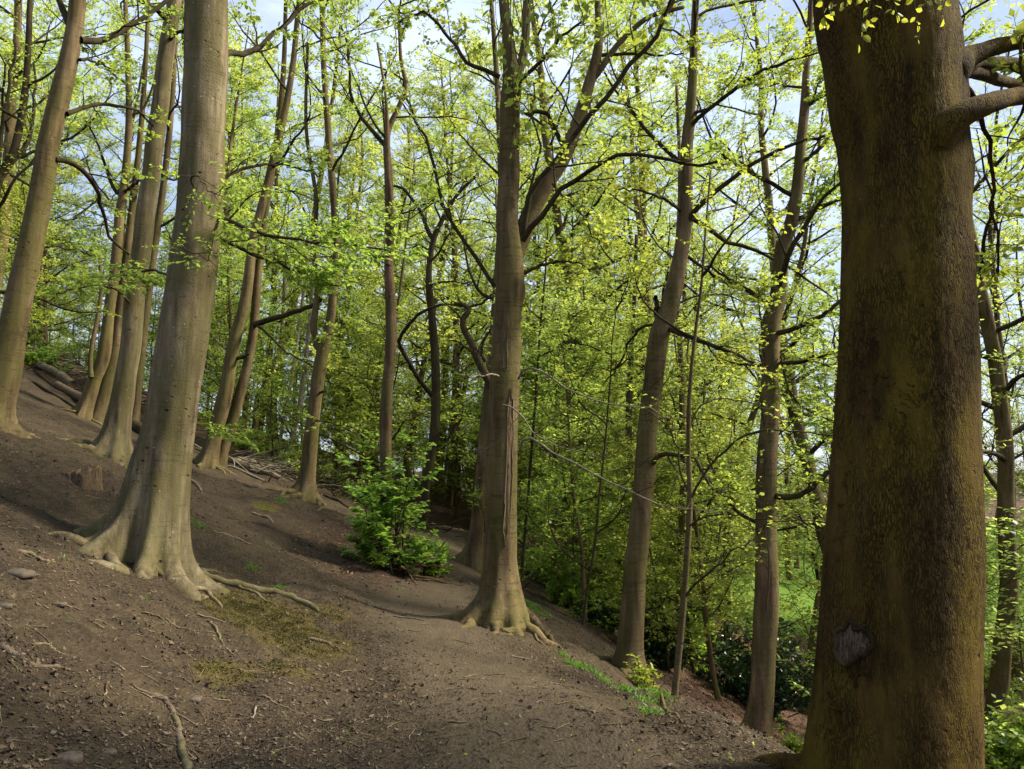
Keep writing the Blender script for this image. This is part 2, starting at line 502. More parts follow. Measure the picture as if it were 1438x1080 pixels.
def plain_mat(name, stops, scale=20, rough=0.85, bump=0.3, island=False, stretch=(1, 1, 1)):
    m, nt = new_mat(name)
    out = nt.nodes.new('ShaderNodeOutputMaterial')
    tc = nt.nodes.new('ShaderNodeTexCoord')
    f = noise(nt, mapped(nt, tc.outputs['Object'], stretch), scale, 5, 0.65)
    c = ramp(nt, stops, f)
    if island:
        geo = nt.nodes.new('ShaderNodeNewGeometry')
        c = mix(nt, 0.8, c, ramp(nt, stops, geo.outputs['Random Per Island']))
    p = nd(nt, 'ShaderNodeBsdfPrincipled', Roughness=rough)
    p.inputs['Specular IOR Level'].default_value = 0.08
    bp = nd(nt, 'ShaderNodeBump', Strength=bump, Distance=0.01)
    nt.links.new(f, bp.inputs['Height'])
    nt.links.new(c, p.inputs['Base Color']); nt.links.new(bp.outputs[0], p.inputs['Normal'])
    nt.links.new(p.outputs[0], out.inputs['Surface'])
    return m

M_LEAF = leaf_mat('fresh_beech_leaf', (0.070, 0.125, 0.018), (0.15, 0.215, 0.036), (0.41, 0.50, 0.08), 0.54)
M_LEAF_FAR = leaf_mat('far_beech_leaf', (0.078, 0.135, 0.022), (0.168, 0.235, 0.045), (0.50, 0.60, 0.125), 0.56)
M_LEAF_DEEP = leaf_mat('maple_green_leaf', (0.065, 0.135, 0.022), (0.14, 0.235, 0.048), (0.42, 0.60, 0.09), 0.52)
M_LEAF_GOLD = leaf_mat('yellow_green_leaf', (0.15, 0.19, 0.025), (0.26, 0.29, 0.05), (0.48, 0.55, 0.06), 0.5)
M_EVER = leaf_mat('dark_evergreen_leaf', (0.010, 0.026, 0.009), (0.022, 0.052, 0.016), (0.03, 0.07, 0.012), 0.15, 0.28)
M_BARK = bark_mat('olive_grey_beech_bark', (0.226, 0.170, 0.095), (0.132, 0.097, 0.049), (0.057, 0.041, 0.020), algae=(0.088, 0.080, 0.022), algae_amt=0.6, wrinkle=0.3, bump=1.0)
M_BARK_PALE = bark_mat('pale_beech_bark', (0.294, 0.248, 0.160), (0.166, 0.132, 0.078), (0.068, 0.051, 0.027), algae=(0.087, 0.078, 0.027), algae_amt=0.65, wrinkle=0.16, spots=1.0, bump=1.0)
M_BARK_DARK = bark_mat('dark_branch_bark', (0.085, 0.065, 0.036), (0.055, 0.041, 0.022), (0.028, 0.020, 0.011), algae=(0.060, 0.057, 0.016), algae_amt=0.3)
M_BARK_RED = bark_mat('brownish_bark', (0.275, 0.195, 0.115), (0.165, 0.112, 0.064), (0.070, 0.048, 0.028), algae=(0.095, 0.090, 0.028), algae_amt=0.6, wrinkle=0.4, fissure=0.3, bump=0.8)
M_BARK_BIG = bark_mat('ridged_dark_olive_bark', (0.144, 0.091, 0.025), (0.090, 0.058, 0.014), (0.040, 0.025, 0.007), algae=(0.106, 0.074, 0.009), algae_amt=0.8, wrinkle=0.15, fissure=0.75, bump=0.7, spots=0.5, crust=1.0, stain_amt=0.25)
M_TWIG_PALE = plain_mat('pale_dead_twig', [(0.3, (0.10, 0.08, 0.05)), (0.7, (0.25, 0.21, 0.145))], 12)
M_WOUND = plain_mat('bare_wood', [(0.3, (0.018, 0.011, 0.007)), (0.47, (0.055, 0.037, 0.024)), (0.66, (0.135, 0.10, 0.068))], 14, stretch=(6, 6, 0.6), bump=1.0)
M_ROT = plain_mat('weathered_brown_wood', [(0.3, (0.04, 0.026, 0.014)), (0.5, (0.10, 0.068, 0.036)), (0.7, (0.17, 0.125, 0.075))], 14, stretch=(6, 6, 0.5), bump=1.0)
M_LOG = bark_mat('fallen_log_bark', (0.30, 0.24, 0.17), (0.17, 0.13, 0.09), (0.07, 0.05, 0.035), algae=(0.10, 0.11, 0.03), algae_amt=0.4, fissure=0.3)
M_STONE = plain_mat('dusty_stone', [(0.3, (0.040, 0.030, 0.021)), (0.5, (0.075, 0.058, 0.042)), (0.7, (0.10, 0.080, 0.060))], 30, bump=0.8)
M_LITTER = plain_mat('leaf_litter_chips', [(0.0, (0.020, 0.015, 0.011)), (0.5, (0.048, 0.036, 0.025)), (0.82, (0.090, 0.068, 0.045)), (0.96, (0.17, 0.135, 0.085))], 3, island=True)
M_LITTER_RED = plain_mat('fallen_beech_leaves', [(0.0, (0.055, 0.028, 0.018)), (0.5, (0.115, 0.060, 0.038)), (0.9, (0.21, 0.125, 0.08))], 3, island=True)
M_DEADLEAF = plain_mat('brown_dead_leaves', [(0.0, (0.028, 0.020, 0.014)), (0.55, (0.060, 0.042, 0.027)), (0.95, (0.125, 0.090, 0.056))], 3, island=True)
M_MOSS = plain_mat('yellow_green_moss', [(0.1, (0.050, 0.037, 0.015)), (0.5, (0.080, 0.065, 0.018)), (0.85, (0.125, 0.115, 0.026))], 8, island=True)
M_GRASS = leaf_mat('grass_blade', (0.05, 0.12, 0.015), (0.12, 0.24, 0.03), (0.2, 0.4, 0.04), 0.4)

def ground_mat():
    m, nt = new_mat('woodland_floor')
    out = nt.nodes.new('ShaderNodeOutputMaterial')
    tc = nt.nodes.new('ShaderNodeTexCoord')
    v = tc.outputs['Object']
    def att(n):
        a = nt.nodes.new('ShaderNodeAttribute'); a.attribute_name = n
        return a.outputs['Fac']
    big = noise(nt, v, 0.9, 4, 0.6)
    med = noise(nt, v, 7, 5, 0.65)
    fine = noise(nt, v, 75, 5, 0.75, 0.6)
    soil = ramp(nt, [(0.3, (0.024, 0.018, 0.012)), (0.5, (0.046, 0.032, 0.022)), (0.7, (0.069, 0.051, 0.032))], fine)
    soil = mix(nt, 0.55, soil, ramp(nt, [(0.35, (0.024, 0.019, 0.012)), (0.65, (0.069, 0.053, 0.030))], med))
    soil = mix(nt, 0.5, soil, ramp(nt, [(0.35, (0.028, 0.020, 0.015)), (0.65, (0.064, 0.051, 0.026))], big))
    patchy = noise(nt, v, 2.3, 6, 0.7, 0.8)
    soil = mix(nt, 1.0, soil, ramp(nt, [(0.36, (0.491, 0.509, 0.546)), (0.50, (1.0, 1.0, 1.0)), (0.64, (1.40, 1.34, 1.25))], patchy), 'MULTIPLY')
    vor = nd(nt, 'ShaderNodeTexVoronoi', Scale=42.0, Randomness=1.0)
    nt.links.new(mapped(nt, v, (1, 0.6, 1)), vor.inputs['Vector'])
    chips = ramp(nt, [(0.0, (0.019, 0.014, 0.009)), (0.5, (0.048, 0.034, 0.022)), (0.85, (0.073, 0.055, 0.033)), (1.0, (0.116, 0.092, 0.057))], vor.outputs['Color'])
    soil = mix(nt, 0.40, soil, chips)
    pth = mix(nt, 0.5, ramp(nt, [(0.3, (0.052, 0.039, 0.025)), (0.7, (0.097, 0.075, 0.047))], fine), ramp(nt, [(0.35, (0.055, 0.042, 0.026)), (0.65, (0.091, 0.070, 0.044))], med))
    pm = math_(nt, 'ADD', att('path'), math_(nt, 'MULTIPLY', math_(nt, 'SUBTRACT', med, 0.5), 0.9))
    pm = ramp(nt, [(0.25, (0, 0, 0)), (0.75, (0.85,) * 3)], pm)
    c = mix(nt, pm, soil, pth)
    rl = ramp(nt, [(0.25, (0.055, 0.031, 0.022)), (0.5, (0.095, 0.055, 0.038)), (0.75, (0.15, 0.095, 0.065))], vor.outputs['Color'])
    rm = math_(nt, 'MULTIPLY', att('red'), ramp(nt, [(0.3, (0.5,) * 3), (0.6, (1,) * 3)], big))
    c = mix(nt, rm, c, rl)
    moss = ramp(nt, [(0.3, (0.045, 0.033, 0.014)), (0.55, (0.075, 0.059, 0.018)), (0.75, (0.115, 0.100, 0.024))], fine)
    mm = math_(nt, 'ADD', att('moss'), math_(nt, 'MULTIPLY', math_(nt, 'SUBTRACT', med, 0.5), 1.3))
    mm = ramp(nt, [(0.35, (0, 0, 0)), (0.65, (0.9,) * 3)], mm)
    c = mix(nt, mm, c, moss)
    mead = mix(nt, 0.5, ramp(nt, [(0.35, (0.055, 0.10, 0.015)), (0.65, (0.13, 0.21, 0.030))], noise(nt, v, 0.45, 6, 0.75)), ramp(nt, [(0.3, (0.06, 0.115, 0.016)), (0.7, (0.12, 0.19, 0.028))], noise(nt, v, 5, 5, 0.7)))
    mask = ramp(nt, [(0.4, (0, 0, 0)), (0.6, (1,) * 3)], math_(nt, 'ADD', att('meadow'), math_(nt, 'MULTIPLY', math_(nt, 'SUBTRACT', big, 0.5), 0.6)))
    c = mix(nt, mask, c, mead)
    h = math_(nt, 'ADD', math_(nt, 'MULTIPLY', fine, 0.5), math_(nt, 'MULTIPLY', vor.outputs['Distance'], 0.6))
    h = math_(nt, 'ADD', h, math_(nt, 'MULTIPLY', med, 1.2))
    h = math_(nt, 'MULTIPLY', h, math_(nt, 'SUBTRACT', 1.0, math_(nt, 'MULTIPLY', pm, 0.55)))
    bp = nd(nt, 'ShaderNodeBump', Strength=0.8, Distance=0.03)
    nt.links.new(h, bp.inputs['Height'])
    p = nd(nt, 'ShaderNodeBsdfPrincipled', Roughness=0.95)
    p.inputs['Specular IOR Level'].default_value = 0.05
    nt.links.new(c, p.inputs['Base Color']); nt.links.new(bp.outputs[0], p.inputs['Normal'])
    nt.links.new(p.outputs[0], out.inputs['Surface'])
    return m
M_GROUND = ground_mat()

# ------------------------------------------------------------------ ground sheet
moss_spots = [(hit(365, 865), 0.60), (hit(425, 898), 0.55), (hit(325, 845), 0.40), (hit(318, 945), 0.28), (hit(455, 862), 0.32), (hit(400, 935), 0.3), (hit(395, 885), 0.5), (hit(375, 712), 0.35)]

def masks(x, y, z):
    p = np.stack([x, y, np.zeros_like(x)], -1)
    path = np.clip(1.25 - dist_path(x, y) / (0.95 - 0.012 * np.clip(y, 0, 30)), 0, 1)
    moss = np.zeros_like(x)
    for c, r in moss_spots:
        moss = np.maximum(moss, np.clip(1.2 - np.hypot((x - c[0]), (y - c[1])) / (r * 1.15), 0, 1))
    meadow = np.clip((x - 3.5) / 4, 0, 1) * np.clip((y - 27) / 5, 0, 1) * np.clip((-2.4 - z) / 0.8, 0, 1)
    red = np.clip((x - 0.8 - 0.05 * y) / 1.5, 0, 1) * np.clip((y - 8.5) / 2, 0, 1) * np.clip((-0.35 - z) / 0.5, 0, 1)
    red = np.maximum(red, 0.75 * np.clip(1.3 - np.hypot((x + 2.3) / 1.3, (y - 15) / 3.0), 0, 1))
    red = np.maximum(red, 0.8 * np.clip((y - 22) / 8, 0, 1) * (x > -16) * (y < 60))
    return path, moss, meadow, red

ang = np.concatenate([np.radians(np.linspace(-46, 46, 300)), np.radians(np.linspace(46, 314, 66))[1:-1]])
rad = np.concatenate([[0.0], np.geomspace(1.2, 420, 430)])
A, Rr = np.meshgrid(ang, rad)
gx, gy = Rr * np.sin(A), Rr * np.cos(A)
gz = hgt(gx, gy)
na, nr = len(ang), len(rad)
i, j = np.meshgrid(np.arange(nr - 1), np.arange(na), indexing='ij')
j2 = (j + 1) % na
gq = np.stack([i * na + j, i * na + j2, (i + 1) * na + j2, (i + 1) * na + j], -1).reshape(-1, 4)[:, ::-1]
mk = masks(gx.ravel(), gy.ravel(), gz.ravel())
ground = make_mesh('ground', np.stack([gx.ravel(), gy.ravel(), gz.ravel()], -1), [gq], M_GROUND, attrs=dict(zip(('path', 'moss', 'meadow', 'red'), mk)))
tag(ground, kind='structure')

# ------------------------------------------------------------------ trees: shared builders
def trunk_shape(C, R, sides, ground_z, roots=(), flare=0.9, fh=0.35, seed=0, lump=0.05, fine=0.0, bumps=(), flat_ground=False):
    """C (K,3) centre line, R (K,) radii; roots = angles (radians) of the buttresses"""
    K = len(C)
    T = np.gradient(C, axis=0); T = norm(T)
    U = norm(np.cross(np.array([0, 1.0, 0]), T)); V = np.cross(T, U)
    a = np.arange(sides) / sides * 2 * math.pi
    dirs = U[:, None] * np.cos(a)[None, :, None] + V[:, None] * np.sin(a)[None, :, None]
    if ground_z is None or flat_ground:
        h = np.maximum(C[:, 2:3] - (ground_z or 0.0), 0) * np.ones((1, sides))
    else:
        gl = hgt(C[0, 0] + np.cos(a) * R[0] * 1.4, C[0, 1] + np.sin(a) * R[0] * 1.4, fine=False)
        h = np.maximum(C[:, 2:3] - gl[None], -0.05)
    m = np.ones((K, sides))
    if len(roots):
        lob = np.zeros(sides)
        for k, ra in enumerate(roots):
            dlt = np.abs((a - ra + math.pi) % (2 * math.pi) - math.pi)
            lob = np.maximum(lob, np.exp(-(dlt / 0.27) ** 2) * (0.8 + 0.2 * math.sin(k * 3.1)))
        m = m + flare * np.exp(-h / (fh * 0.55)) * (0.05 + 1.1 * lob[None]) + 0.36 * flare * np.exp(-h / (fh * 2.4)) * (lob[None] - 0.35)
    else:
        m = m + flare * 0.5 * np.exp(-h / fh)
    P = C[:, None] + dirs * (R[:, None] * m)[..., None]
    q = P * np.array([1, 1, 0.5]) / max(R.mean(), 0.05) * 0.45
    disp = fbm(q + seed * 3.7, seed, 3) * lump
    if fine:
        q2 = P * np.array([52, 52, 9.0])
        disp = disp + fine / R[:, None] * (-1.3 * np.abs(fbm(q2, seed + 5, 3)) + 0.3 * fbm(P * np.array([9, 9, 5.0]), seed + 9, 3))
    for bz, ba, br, bh, *bs in bumps:   # height, angle, angular size, relief (fraction of the radius), vertical stretch
        dlt = np.abs((a - ba + math.pi) % (2 * math.pi) - math.pi)[None]
        disp = disp + bh * np.exp(-(dlt / br) ** 2 - ((C[:, 2:3] - bz) / (br * R[:, None] * 1.6 * (bs[0] if bs else 1))) ** 2)
    P = P + dirs * (disp * R[:, None])[..., None]
    i, j = np.meshgrid(np.arange(K - 1), np.arange(sides), indexing='ij')
    j2 = (j + 1) % sides
    q = np.stack([i * sides + j, i * sides + j2, (i + 1) * sides + j2, (i + 1) * sides + j], -1).reshape(-1, 4)
    V_ = P.reshape(-1, 3)
    V_ = np.vstack([V_, C[-1]])
    top = (K - 1) * sides
    t = np.stack([top + np.arange(sides), top + (np.arange(sides) + 1) % sides, np.full(sides, len(V_) - 1)], -1)
    return V_, [q, t]

def px_line(pts, d0, d1=None, n=24):
    """photo pixel control points (u, v, w) -> centre line and radii"""
    d1 = d0 if d1 is None else d1
    m = len(pts)
    ctl = []
    for k, (u, v, w, *dd) in enumerate(pts):
        d = dd[0] if dd else d0 + (d1 - d0) * k / (m - 1)
        ctl.append([*at(u, v, d), 0.5 * px(w, v, d)])
    S = smooth_path(ctl, n)
    return S[:, :3], np.maximum(S[:, 3], 0.003)

def hero(label, pts, d, limbs=(), roots=(), name='beech_tree', mat=None, limb_mat=None, leaf=None, seed=1, flare=0.9, fh=0.35, sides=20, rings=60,
         top_z=13.0, up_limbs=10, up_from=0.55, leaf_size=0.066, n2=7, n3=5, nl=9, fine=0.0, lump=0.05, d_top=None, group=None, low_leaf=1.0, limb_len=3.0,
         root_len=(0.4, 1.1), extra_roots=(), bumps=(), shape='quad', second=None, bare=(), limb_n2=6, limb_n3=4):
    """one tree: trunk from pixel control points at distance d, explicit limbs, random limbs above, twigs and leaves"""
    rng = np.random.default_rng(seed)
    mat = mat or M_BARK; limb_mat = limb_mat or M_BARK_DARK; leaf = leaf or M_LEAF
    C, R = px_line(pts, d, d_top, rings)
    bx, by = C[0, 0], C[0, 1]
    gz_ = h1(bx, by); nb = 0
    base = np.array([bx, by, gz_])
    # run the stem a little below the ground, and on up to top_z above the frame
    T0 = norm(C[1] - C[0]); depth = C[0, 2] - (gz_ - 0.75)
    if depth > 0:
        k = max(3, int(depth / 0.06))
        ext = C[0] + (-T0 / max(T0[2], 0.5)) * np.linspace(depth, 0, k, endpoint=False)[:, None]
        C = np.vstack([ext, C]); R = np.concatenate([np.full(k, R[0]), R]); nb = k
    if C[-1, 2] < top_z + gz_:
        k = 26
        hgt_left = top_z + gz_ - C[-1, 2]
        Tn = norm(C[-1] - C[-5]); step = hgt_left / k
        P = [C[-1]]; D = Tn.copy()
        for _ in range(k):
            D = norm(D + rng.normal(size=3) * 0.05 + np.array([0, 0, 0.06])); P.append(P[-1] + D * step)
        C = np.vstack([C, P[1:]]); R = np.concatenate([R, R[-1] * np.linspace(1, 0.15, k + 1)[1:]])
    root = empty(name, base, label, 'tree', group)
    v, f = trunk_shape(C, R, sides, gz_, roots, flare, fh, seed, lump, fine, bumps)
    make_mesh('trunk', v - base, f, mat, root)
    if second:
        for sp, sd in second:
            C2, R2 = px_line(sp, sd, None, 40)
            v, f = trunk_shape(C2, R2, 16, gz_, (), 0.8 if abs(C2[0, 2] - gz_) < 0.8 else 0.0, 0.3, seed + 3, lump)
            make_mesh('stem', v - base, f, mat, root)
    # roots lying on the ground
    for k, ra in enumerate(roots):
        L = rng.uniform(*root_len); n = 12
        t = np.linspace(0, 1, n)
        r0 = R[0] * (0.20 + 0.06 * rng.random())
        aa = ra + np.cumsum(rng.normal(size=n) * 0.11)
        dist = R[0] * 0.75 + t * (L + R[0] * flare)
        x = bx - np.cos(aa) * dist * -1; y = by + np.sin(aa) * dist
        z = hgt(x, y) + r0 * (0.55 * (1 - t) ** 2 - 0.75 * t) + 0.05 * np.exp(-t * 6)
        v, f = tubes(np.stack([x, y, z], -1)[None], (r0 * (1 - 0.75 * t) * (1 + 0.1 * rng.normal(size=n)) * np.clip(t * 8 + 0.2, 0, 1))[None], 8)
        make_mesh('root', v - base, f, mat, root)
    for pr, w0, w1 in extra_roots:
        Q = np.array([hit(u, vv) for u, vv in pr])
        S = smooth_path(Q, 26)
        t = np.linspace(0, 1, 26)
        rr = np.array([0.5 * px(w0 + (w1 - w0) * q, 800, S[int(q * 25), 1]) for q in t]) * (1 + 0.10 * rng.normal(size=26)) * np.clip((1.03 - t) * 12, 0, 1)
        S[:, 2] = hgt(S[:, 0], S[:, 1]) + rr * (0.75 - 0.35 * t)
        v, f = tubes(S[None], rr[None], 10)
        make_mesh('root', v - base, f, mat, root)
    LP, LR, tw, lv = [], [], [], []
    K = 14
    for lb in limbs:
        lp, w0, w1, dd0, dd1 = lb[:5]
        m = len(lp)
        q = [(p_[0], p_[1], p_[2] if len(p_) > 2 else w0 + (w1 - w0) * k / (m - 1), *p_[3:]) for k, p_ in enumerate(lp)]
        P, r = px_line(q, dd0, dd1, K + 1 if w0 <= 20 else 40)
        P = P + (rng.normal(size=P.shape) * np.linspace(0, 0.02, len(P))[:, None] if w0 <= 20 else 0)
        ns = 20 if w0 > 20 else 9
        v, f = tubes(P[None], r[None], ns)
        if w0 > 20:
            ax = np.repeat(P, ns, 0)
            v = ax + (v - ax) * (1 + 0.10 * fbm(v * np.array([9, 9, 9]), seed, 3) - 0.05 * np.abs(fbm(v * 30, seed + 2, 2)))[:, None]
        opts = lb[5] if len(lb) > 5 else {}
        make_mesh('limb', v - base, f, opts.get('mat', limb_mat), root)
        LP.append((P, r, opts))
    # random limbs higher up
    s = np.linspace(0, 1, len(C))
    if up_limbs:
        tt = up_from + (1 - up_from) * (np.arange(up_limbs) + rng.random(up_limbs)) / up_limbs * 0.97
        idx = np.clip((tt * (len(C) - 1)).astype(int), 0, len(C) - 1)
        az = rng.random() * 6.28 + np.arange(up_limbs) * 2.4
        D0 = np.stack([np.cos(az), np.sin(az), rng.uniform(0.25, 0.9, up_limbs)], -1)
        L = limb_len * rng.uniform(0.7, 1.3, up_limbs) * (1.2 - 0.6 * (tt - up_from) / (1 - up_from))
        P = grow(rng, C[idx], D0, L, K, 0.16, 0.04)
        Rb = np.maximum(R[idx] * 0.42, 0.018)
        Rr_ = taper(Rb, K, 0.18)
        for k in range(up_limbs):
            v, f = tubes(P[k:k + 1], Rr_[k:k + 1], 7)
            make_mesh('limb', v - base, f, limb_mat, root)
            LP.append((P[k], Rr_[k], {'up': 1}))
    for P, r, opts in LP:
        if opts.get('bare') == 2: continue
        up = opts.get('up')
        a2, a3 = (n2, n3) if up else (opts.get('n2', limb_n2), opts.get('n3', limb_n3))
        S, D, L, r2 = branch_off(rng, P[None], r[None], a2, opts.get('t0', 0.2), 1.0, 0.9, opts.get('l2', 0.42), flat=opts.get('flat', 0.45), lmin=0.35, Lp=np.array([min(3.4, np.linalg.norm(np.diff(P, axis=0), axis=1).sum())]))
        P2 = grow(rng, S, D, L, 6, 0.17, 0.02)
        R2 = taper(np.clip(r2 * 0.8, 0.005, 0.03), 6, 0.3)
        S, D, L, r3 = branch_off(rng, P2, R2, a3, 0.15, 1.0, 0.8, 0.5, flat=0.75, lmin=0.22)
        P3 = grow(rng, S, D, L, 4, 0.14, 0.0)
        R3 = taper(np.clip(r3 * 0.7, 0.0025, 0.008), 4, 0.4)
        tw += [tubes(P2, R2, 4), tubes(P3, R3, 3)]
        if not opts.get('bare'):
            n_ = int(round(nl * 1.9 * opts.get('leafy', 1.0)))
            if n_: lv.append(leaf_mesh(rng, P3, n_, opts.get('ls', leaf_size), shape=shape))
            if n_ > 2: lv.append(leaf_mesh(rng, P2, max(2, n_ // 2), opts.get('ls', leaf_size), shape=shape, t0=0.4))
    if tw:
        v, f = join(tw)
        tag(make_mesh('branches', v - base, f, limb_mat, root), kind='stuff')
    if lv:
        v, f = join(lv)
        tag(make_mesh('crown', v - base, f, leaf, root, smooth=False), kind='stuff')
    return root, C, R

R_ = math.radians
DARK = {'mat': M_BARK_DARK}
BARE = {'bare': 1, 'n2': 9, 'n3': 5, 'mat': M_TWIG_PALE}

# ------------------------------------------------------------------ the trees the photograph singles out
# big dark trunk in the right foreground
big_pts = [(1250, 1080, 231), (1256, 1000, 221), (1262, 900, 210), (1267, 800, 205), (1269, 700, 196), (1270, 600, 187), (1272, 500, 180), (1271, 400, 171),
           (1271, 300, 165), (1266, 200, 166), (1258, 150, 169), (1253, 75, 177), (1238, 0, 176), (1222, -80, 150), (1205, -220, 128), (1190, -420, 112)]
big, bC, bR = hero('massive dark olive trunk with ridged bark filling the right foreground',
     big_pts, 4.3, name='beech_tree', mat=M_BARK_BIG, limb_mat=M_BARK_BIG, seed=2, sides=190, rings=560, lump=0.035, fine=0.0035, flare=0.12, fh=0.12,
     roots=[R_(150), R_(100), R_(20), R_(-60)], root_len=(0.5, 0.9), top_z=14, up_limbs=7, up_from=0.78, leaf_size=0.07, limb_len=3.4, n2=6, n3=4, nl=8,
     bumps=[(3.35, R_(-12), 0.30, 0.10), (3.75, R_(-8), 0.34, 0.14), (0.45, R_(-125), 0.13, -0.03)],
     limbs=[([(1295, 135, 50, 4.35), (1322, 112, 62, 4.2), (1338, 97, 50, 4.15), (1354, 84, 34), (1376, 74), (1405, 64), (1450, 60), (1560, 80), (1680, 140)], 40, 13, 4.2, 4.6, {'n2': 8, 'n3': 5, 't0': 0.45, 'mat': M_BARK_BIG}),
            ([(1300, 110, 50, 4.4), (1350, 92, 34), (1366, 88, 24), (1390, 90), (1438, 94), (1540, 130), (1640, 230)], 30, 12, 4.35, 5.2, {'n2': 8, 'n3': 5, 't0': 0.45, 'mat': M_BARK_BIG}),
            ([(1340, 98), (1375, 102), (1400, 112), (1438, 126), (1510, 190), (1560, 300)], 22, 9, 4.45, 5.9, {'n2': 8, 'n3': 5, 't0': 0.4, 'mat': M_BARK_BIG}),
            ([(1270, 262, 40, 4.35), (1294, 222, 64, 4.14), (1320, 188, 54, 4.02), (1350, 163, 38, 3.98), (1390, 145, 29, 4.02), (1438, 134, 24), (1530, 120, 18), (1680, 150, 12)], 44, 13, 4.02, 4.3, {'n2': 8, 'n3': 5, 't0': 0.5, 'mat': M_BARK_BIG}),
            ([(1345, 110), (1362, 130), (1380, 165), (1395, 230), (1392, 300), (1400, 380)], 9, 3, 4.6, 5.4, {'n2': 6, 'n3': 4, 't0': 0.3, 'flat': 0.2}),
            ([(1215, -160), (1100, -230), (950, -240), (830, -190), (760, -120), (728, -60)], 40, 8, 4.1, 4.0, {'n2': 4, 'n3': 3, 't0': 0.1}),
            ([(1235, -60), (1240, -110), (1262, -80), (1290, -40)], 14, 4, 3.7, 3.2, {'bare': 2}),
            ])
bbase = np.array(big.location)
# bark wounds: shapes laid on the real surface of the stem
from mathutils.bvhtree import BVHTree
def surface(tree):
    bv = []
    for ch in tree.children:
        if ch.name.split('.')[0] in ('trunk', 'stem'):
            me = ch.data
            bv.append(BVHTree.FromPolygons([v.co for v in me.vertices], [tuple(p.vertices) for p in me.polygons]))
    b = np.array(tree.location)
    def f(u, v, lift=0.0):
        r = norm(ray(u, v)); best = None
        for t in bv:
            loc, no, idx, dist = t.ray_cast(tuple(CAM - b), tuple(r))
            if loc is not None and (best is None or dist < best[1]):
                best = (np.array(loc), dist)
        return (best[0] - r * lift) if best else None
    return f

def wound_patch(tree, outline, name, seed, lift=0.004, mat=None, lipr=0.005, lipmat=None):
    """outline: photo pixels round the wound, projected onto the stem"""
    rng = np.random.default_rng(seed)
    f = surface(tree)
    O = np.array(outline, float); c = O.mean(0)
    O = smooth_path(np.column_stack([np.vstack([O, O[:1]]), np.zeros(len(O) + 1)]), 41)[:40, :2]
    O = O + (O - c) * rng.normal(size=(40, 1)) * 0.09
    vs = []
    for s_ in (1.0, 0.82, 0.6, 0.35, 0.12):
        for k, q in enumerate(O):
            uu = c + (q - c) * s_
            P = f(uu[0], uu[1], lift + 0.004 * math.sin(uu[0] * 0.9) * (s_ < 0.95))
            vs.append(P)
    good = [v for v in vs if v is not None]
    vs = np.array([v if v is not None else good[0] for v in vs])
    q = [(r * 40 + t, r * 40 + (t + 1) % 40, (r + 1) * 40 + (t + 1) % 40, (r + 1) * 40 + t) for r in range(4) for t in range(40)]
    q.append((160, 170, 180, 190))
    o = make_mesh(name, vs, [np.array(q)], mat or M_WOUND, tree)
    edge = np.vstack([vs[:40], vs[:1]])
    v_, f_ = tubes(edge[None], (lipr * (1 + 0.5 * rng.random(41)))[None], 6)
    make_mesh('bark_lip', v_, f_, lipmat or M_BARK_DARK, o)
    return o
o = wound_patch(big, [(1172, 905), (1176, 888), (1186, 880), (1196, 876), (1203, 884), (1214, 882), (1224, 892), (1225, 906), (1215, 918), (1206, 922), (1198, 930), (1184, 934), (1174, 922)], 'bark_wound', 5, lipr=0.011)
o['label'] = 'pale torn patch of bare wood low on the trunk'

def hanging(lines, d, leaf, size, n, seed, parent, base, w=3, mat=None):
    """thin drooping twigs close to the camera with large single leaves"""
    rng = np.random.default_rng(seed)
    tw, lv = [], []
    for ln, dd in lines:
        P, r = px_line([(u, v, w * (1 - 0.6 * k / len(ln))) for k, (u, v) in enumerate(ln)], d + dd, None, 12)
        tw.append(tubes(P[None], np.maximum(r * 0.5, 0.0012)[None], 5))
        S, D, L, r2 = branch_off(rng, P[None], r[None], 4, 0.15, 1, 0.7, 0.25, flat=0.5, lmin=0.05)
        P2 = grow(rng, S, D, L, 4, 0.15, -0.04)
        tw.append(tubes(P2, np.full(P2.shape[:2], 0.0010), 4))
        lv.append(leaf_mesh(rng, P2, n, size, flat=0.35, shape='leaf', droop=0.45, width=0.36))
        lv.append(leaf_mesh(rng, P[None], n * 2, size, flat=0.35, shape='leaf', droop=0.45, width=0.36, t0=0.3))
    v, f = join(tw); tw_o = make_mesh('hanging_twig', v - base, f, M_BARK_DARK, parent); tw_o['kind'] = 'stuff'
    v, f = join(lv); lo = make_mesh('hanging_leaves', v - base, f, leaf, parent, smooth=False); lo['kind'] = 'stuff'
hanging([([(1160, -60), (1156, 0), (1160, 40)], 0.05), ([(1200, -60), (1206, 0), (1212, 60)], -0.1), ([(1290, -60), (1284, 0), (1292, 50)], 0.1), ([(1340, -60), (1330, -10), (1322, 20)], 0.0), ([(1180, -60), (1172, -10), (1165, 20)], 0), ([(1235, -60), (1225, -10), (1215, 35)], 0.1), ([(1262, -60), (1255, -5), (1262, 30)], -0.1),
         ([(1320, -60), (1305, -20), (1300, 10)], 0), ([(1205, -70), (1195, -20), (1186, 12)], 0.15), ([(1380, -60), (1395, -30), (1412, -8)], 0)], 3.3, M_LEAF_GOLD, 0.036, 2, 4, big, bbase)
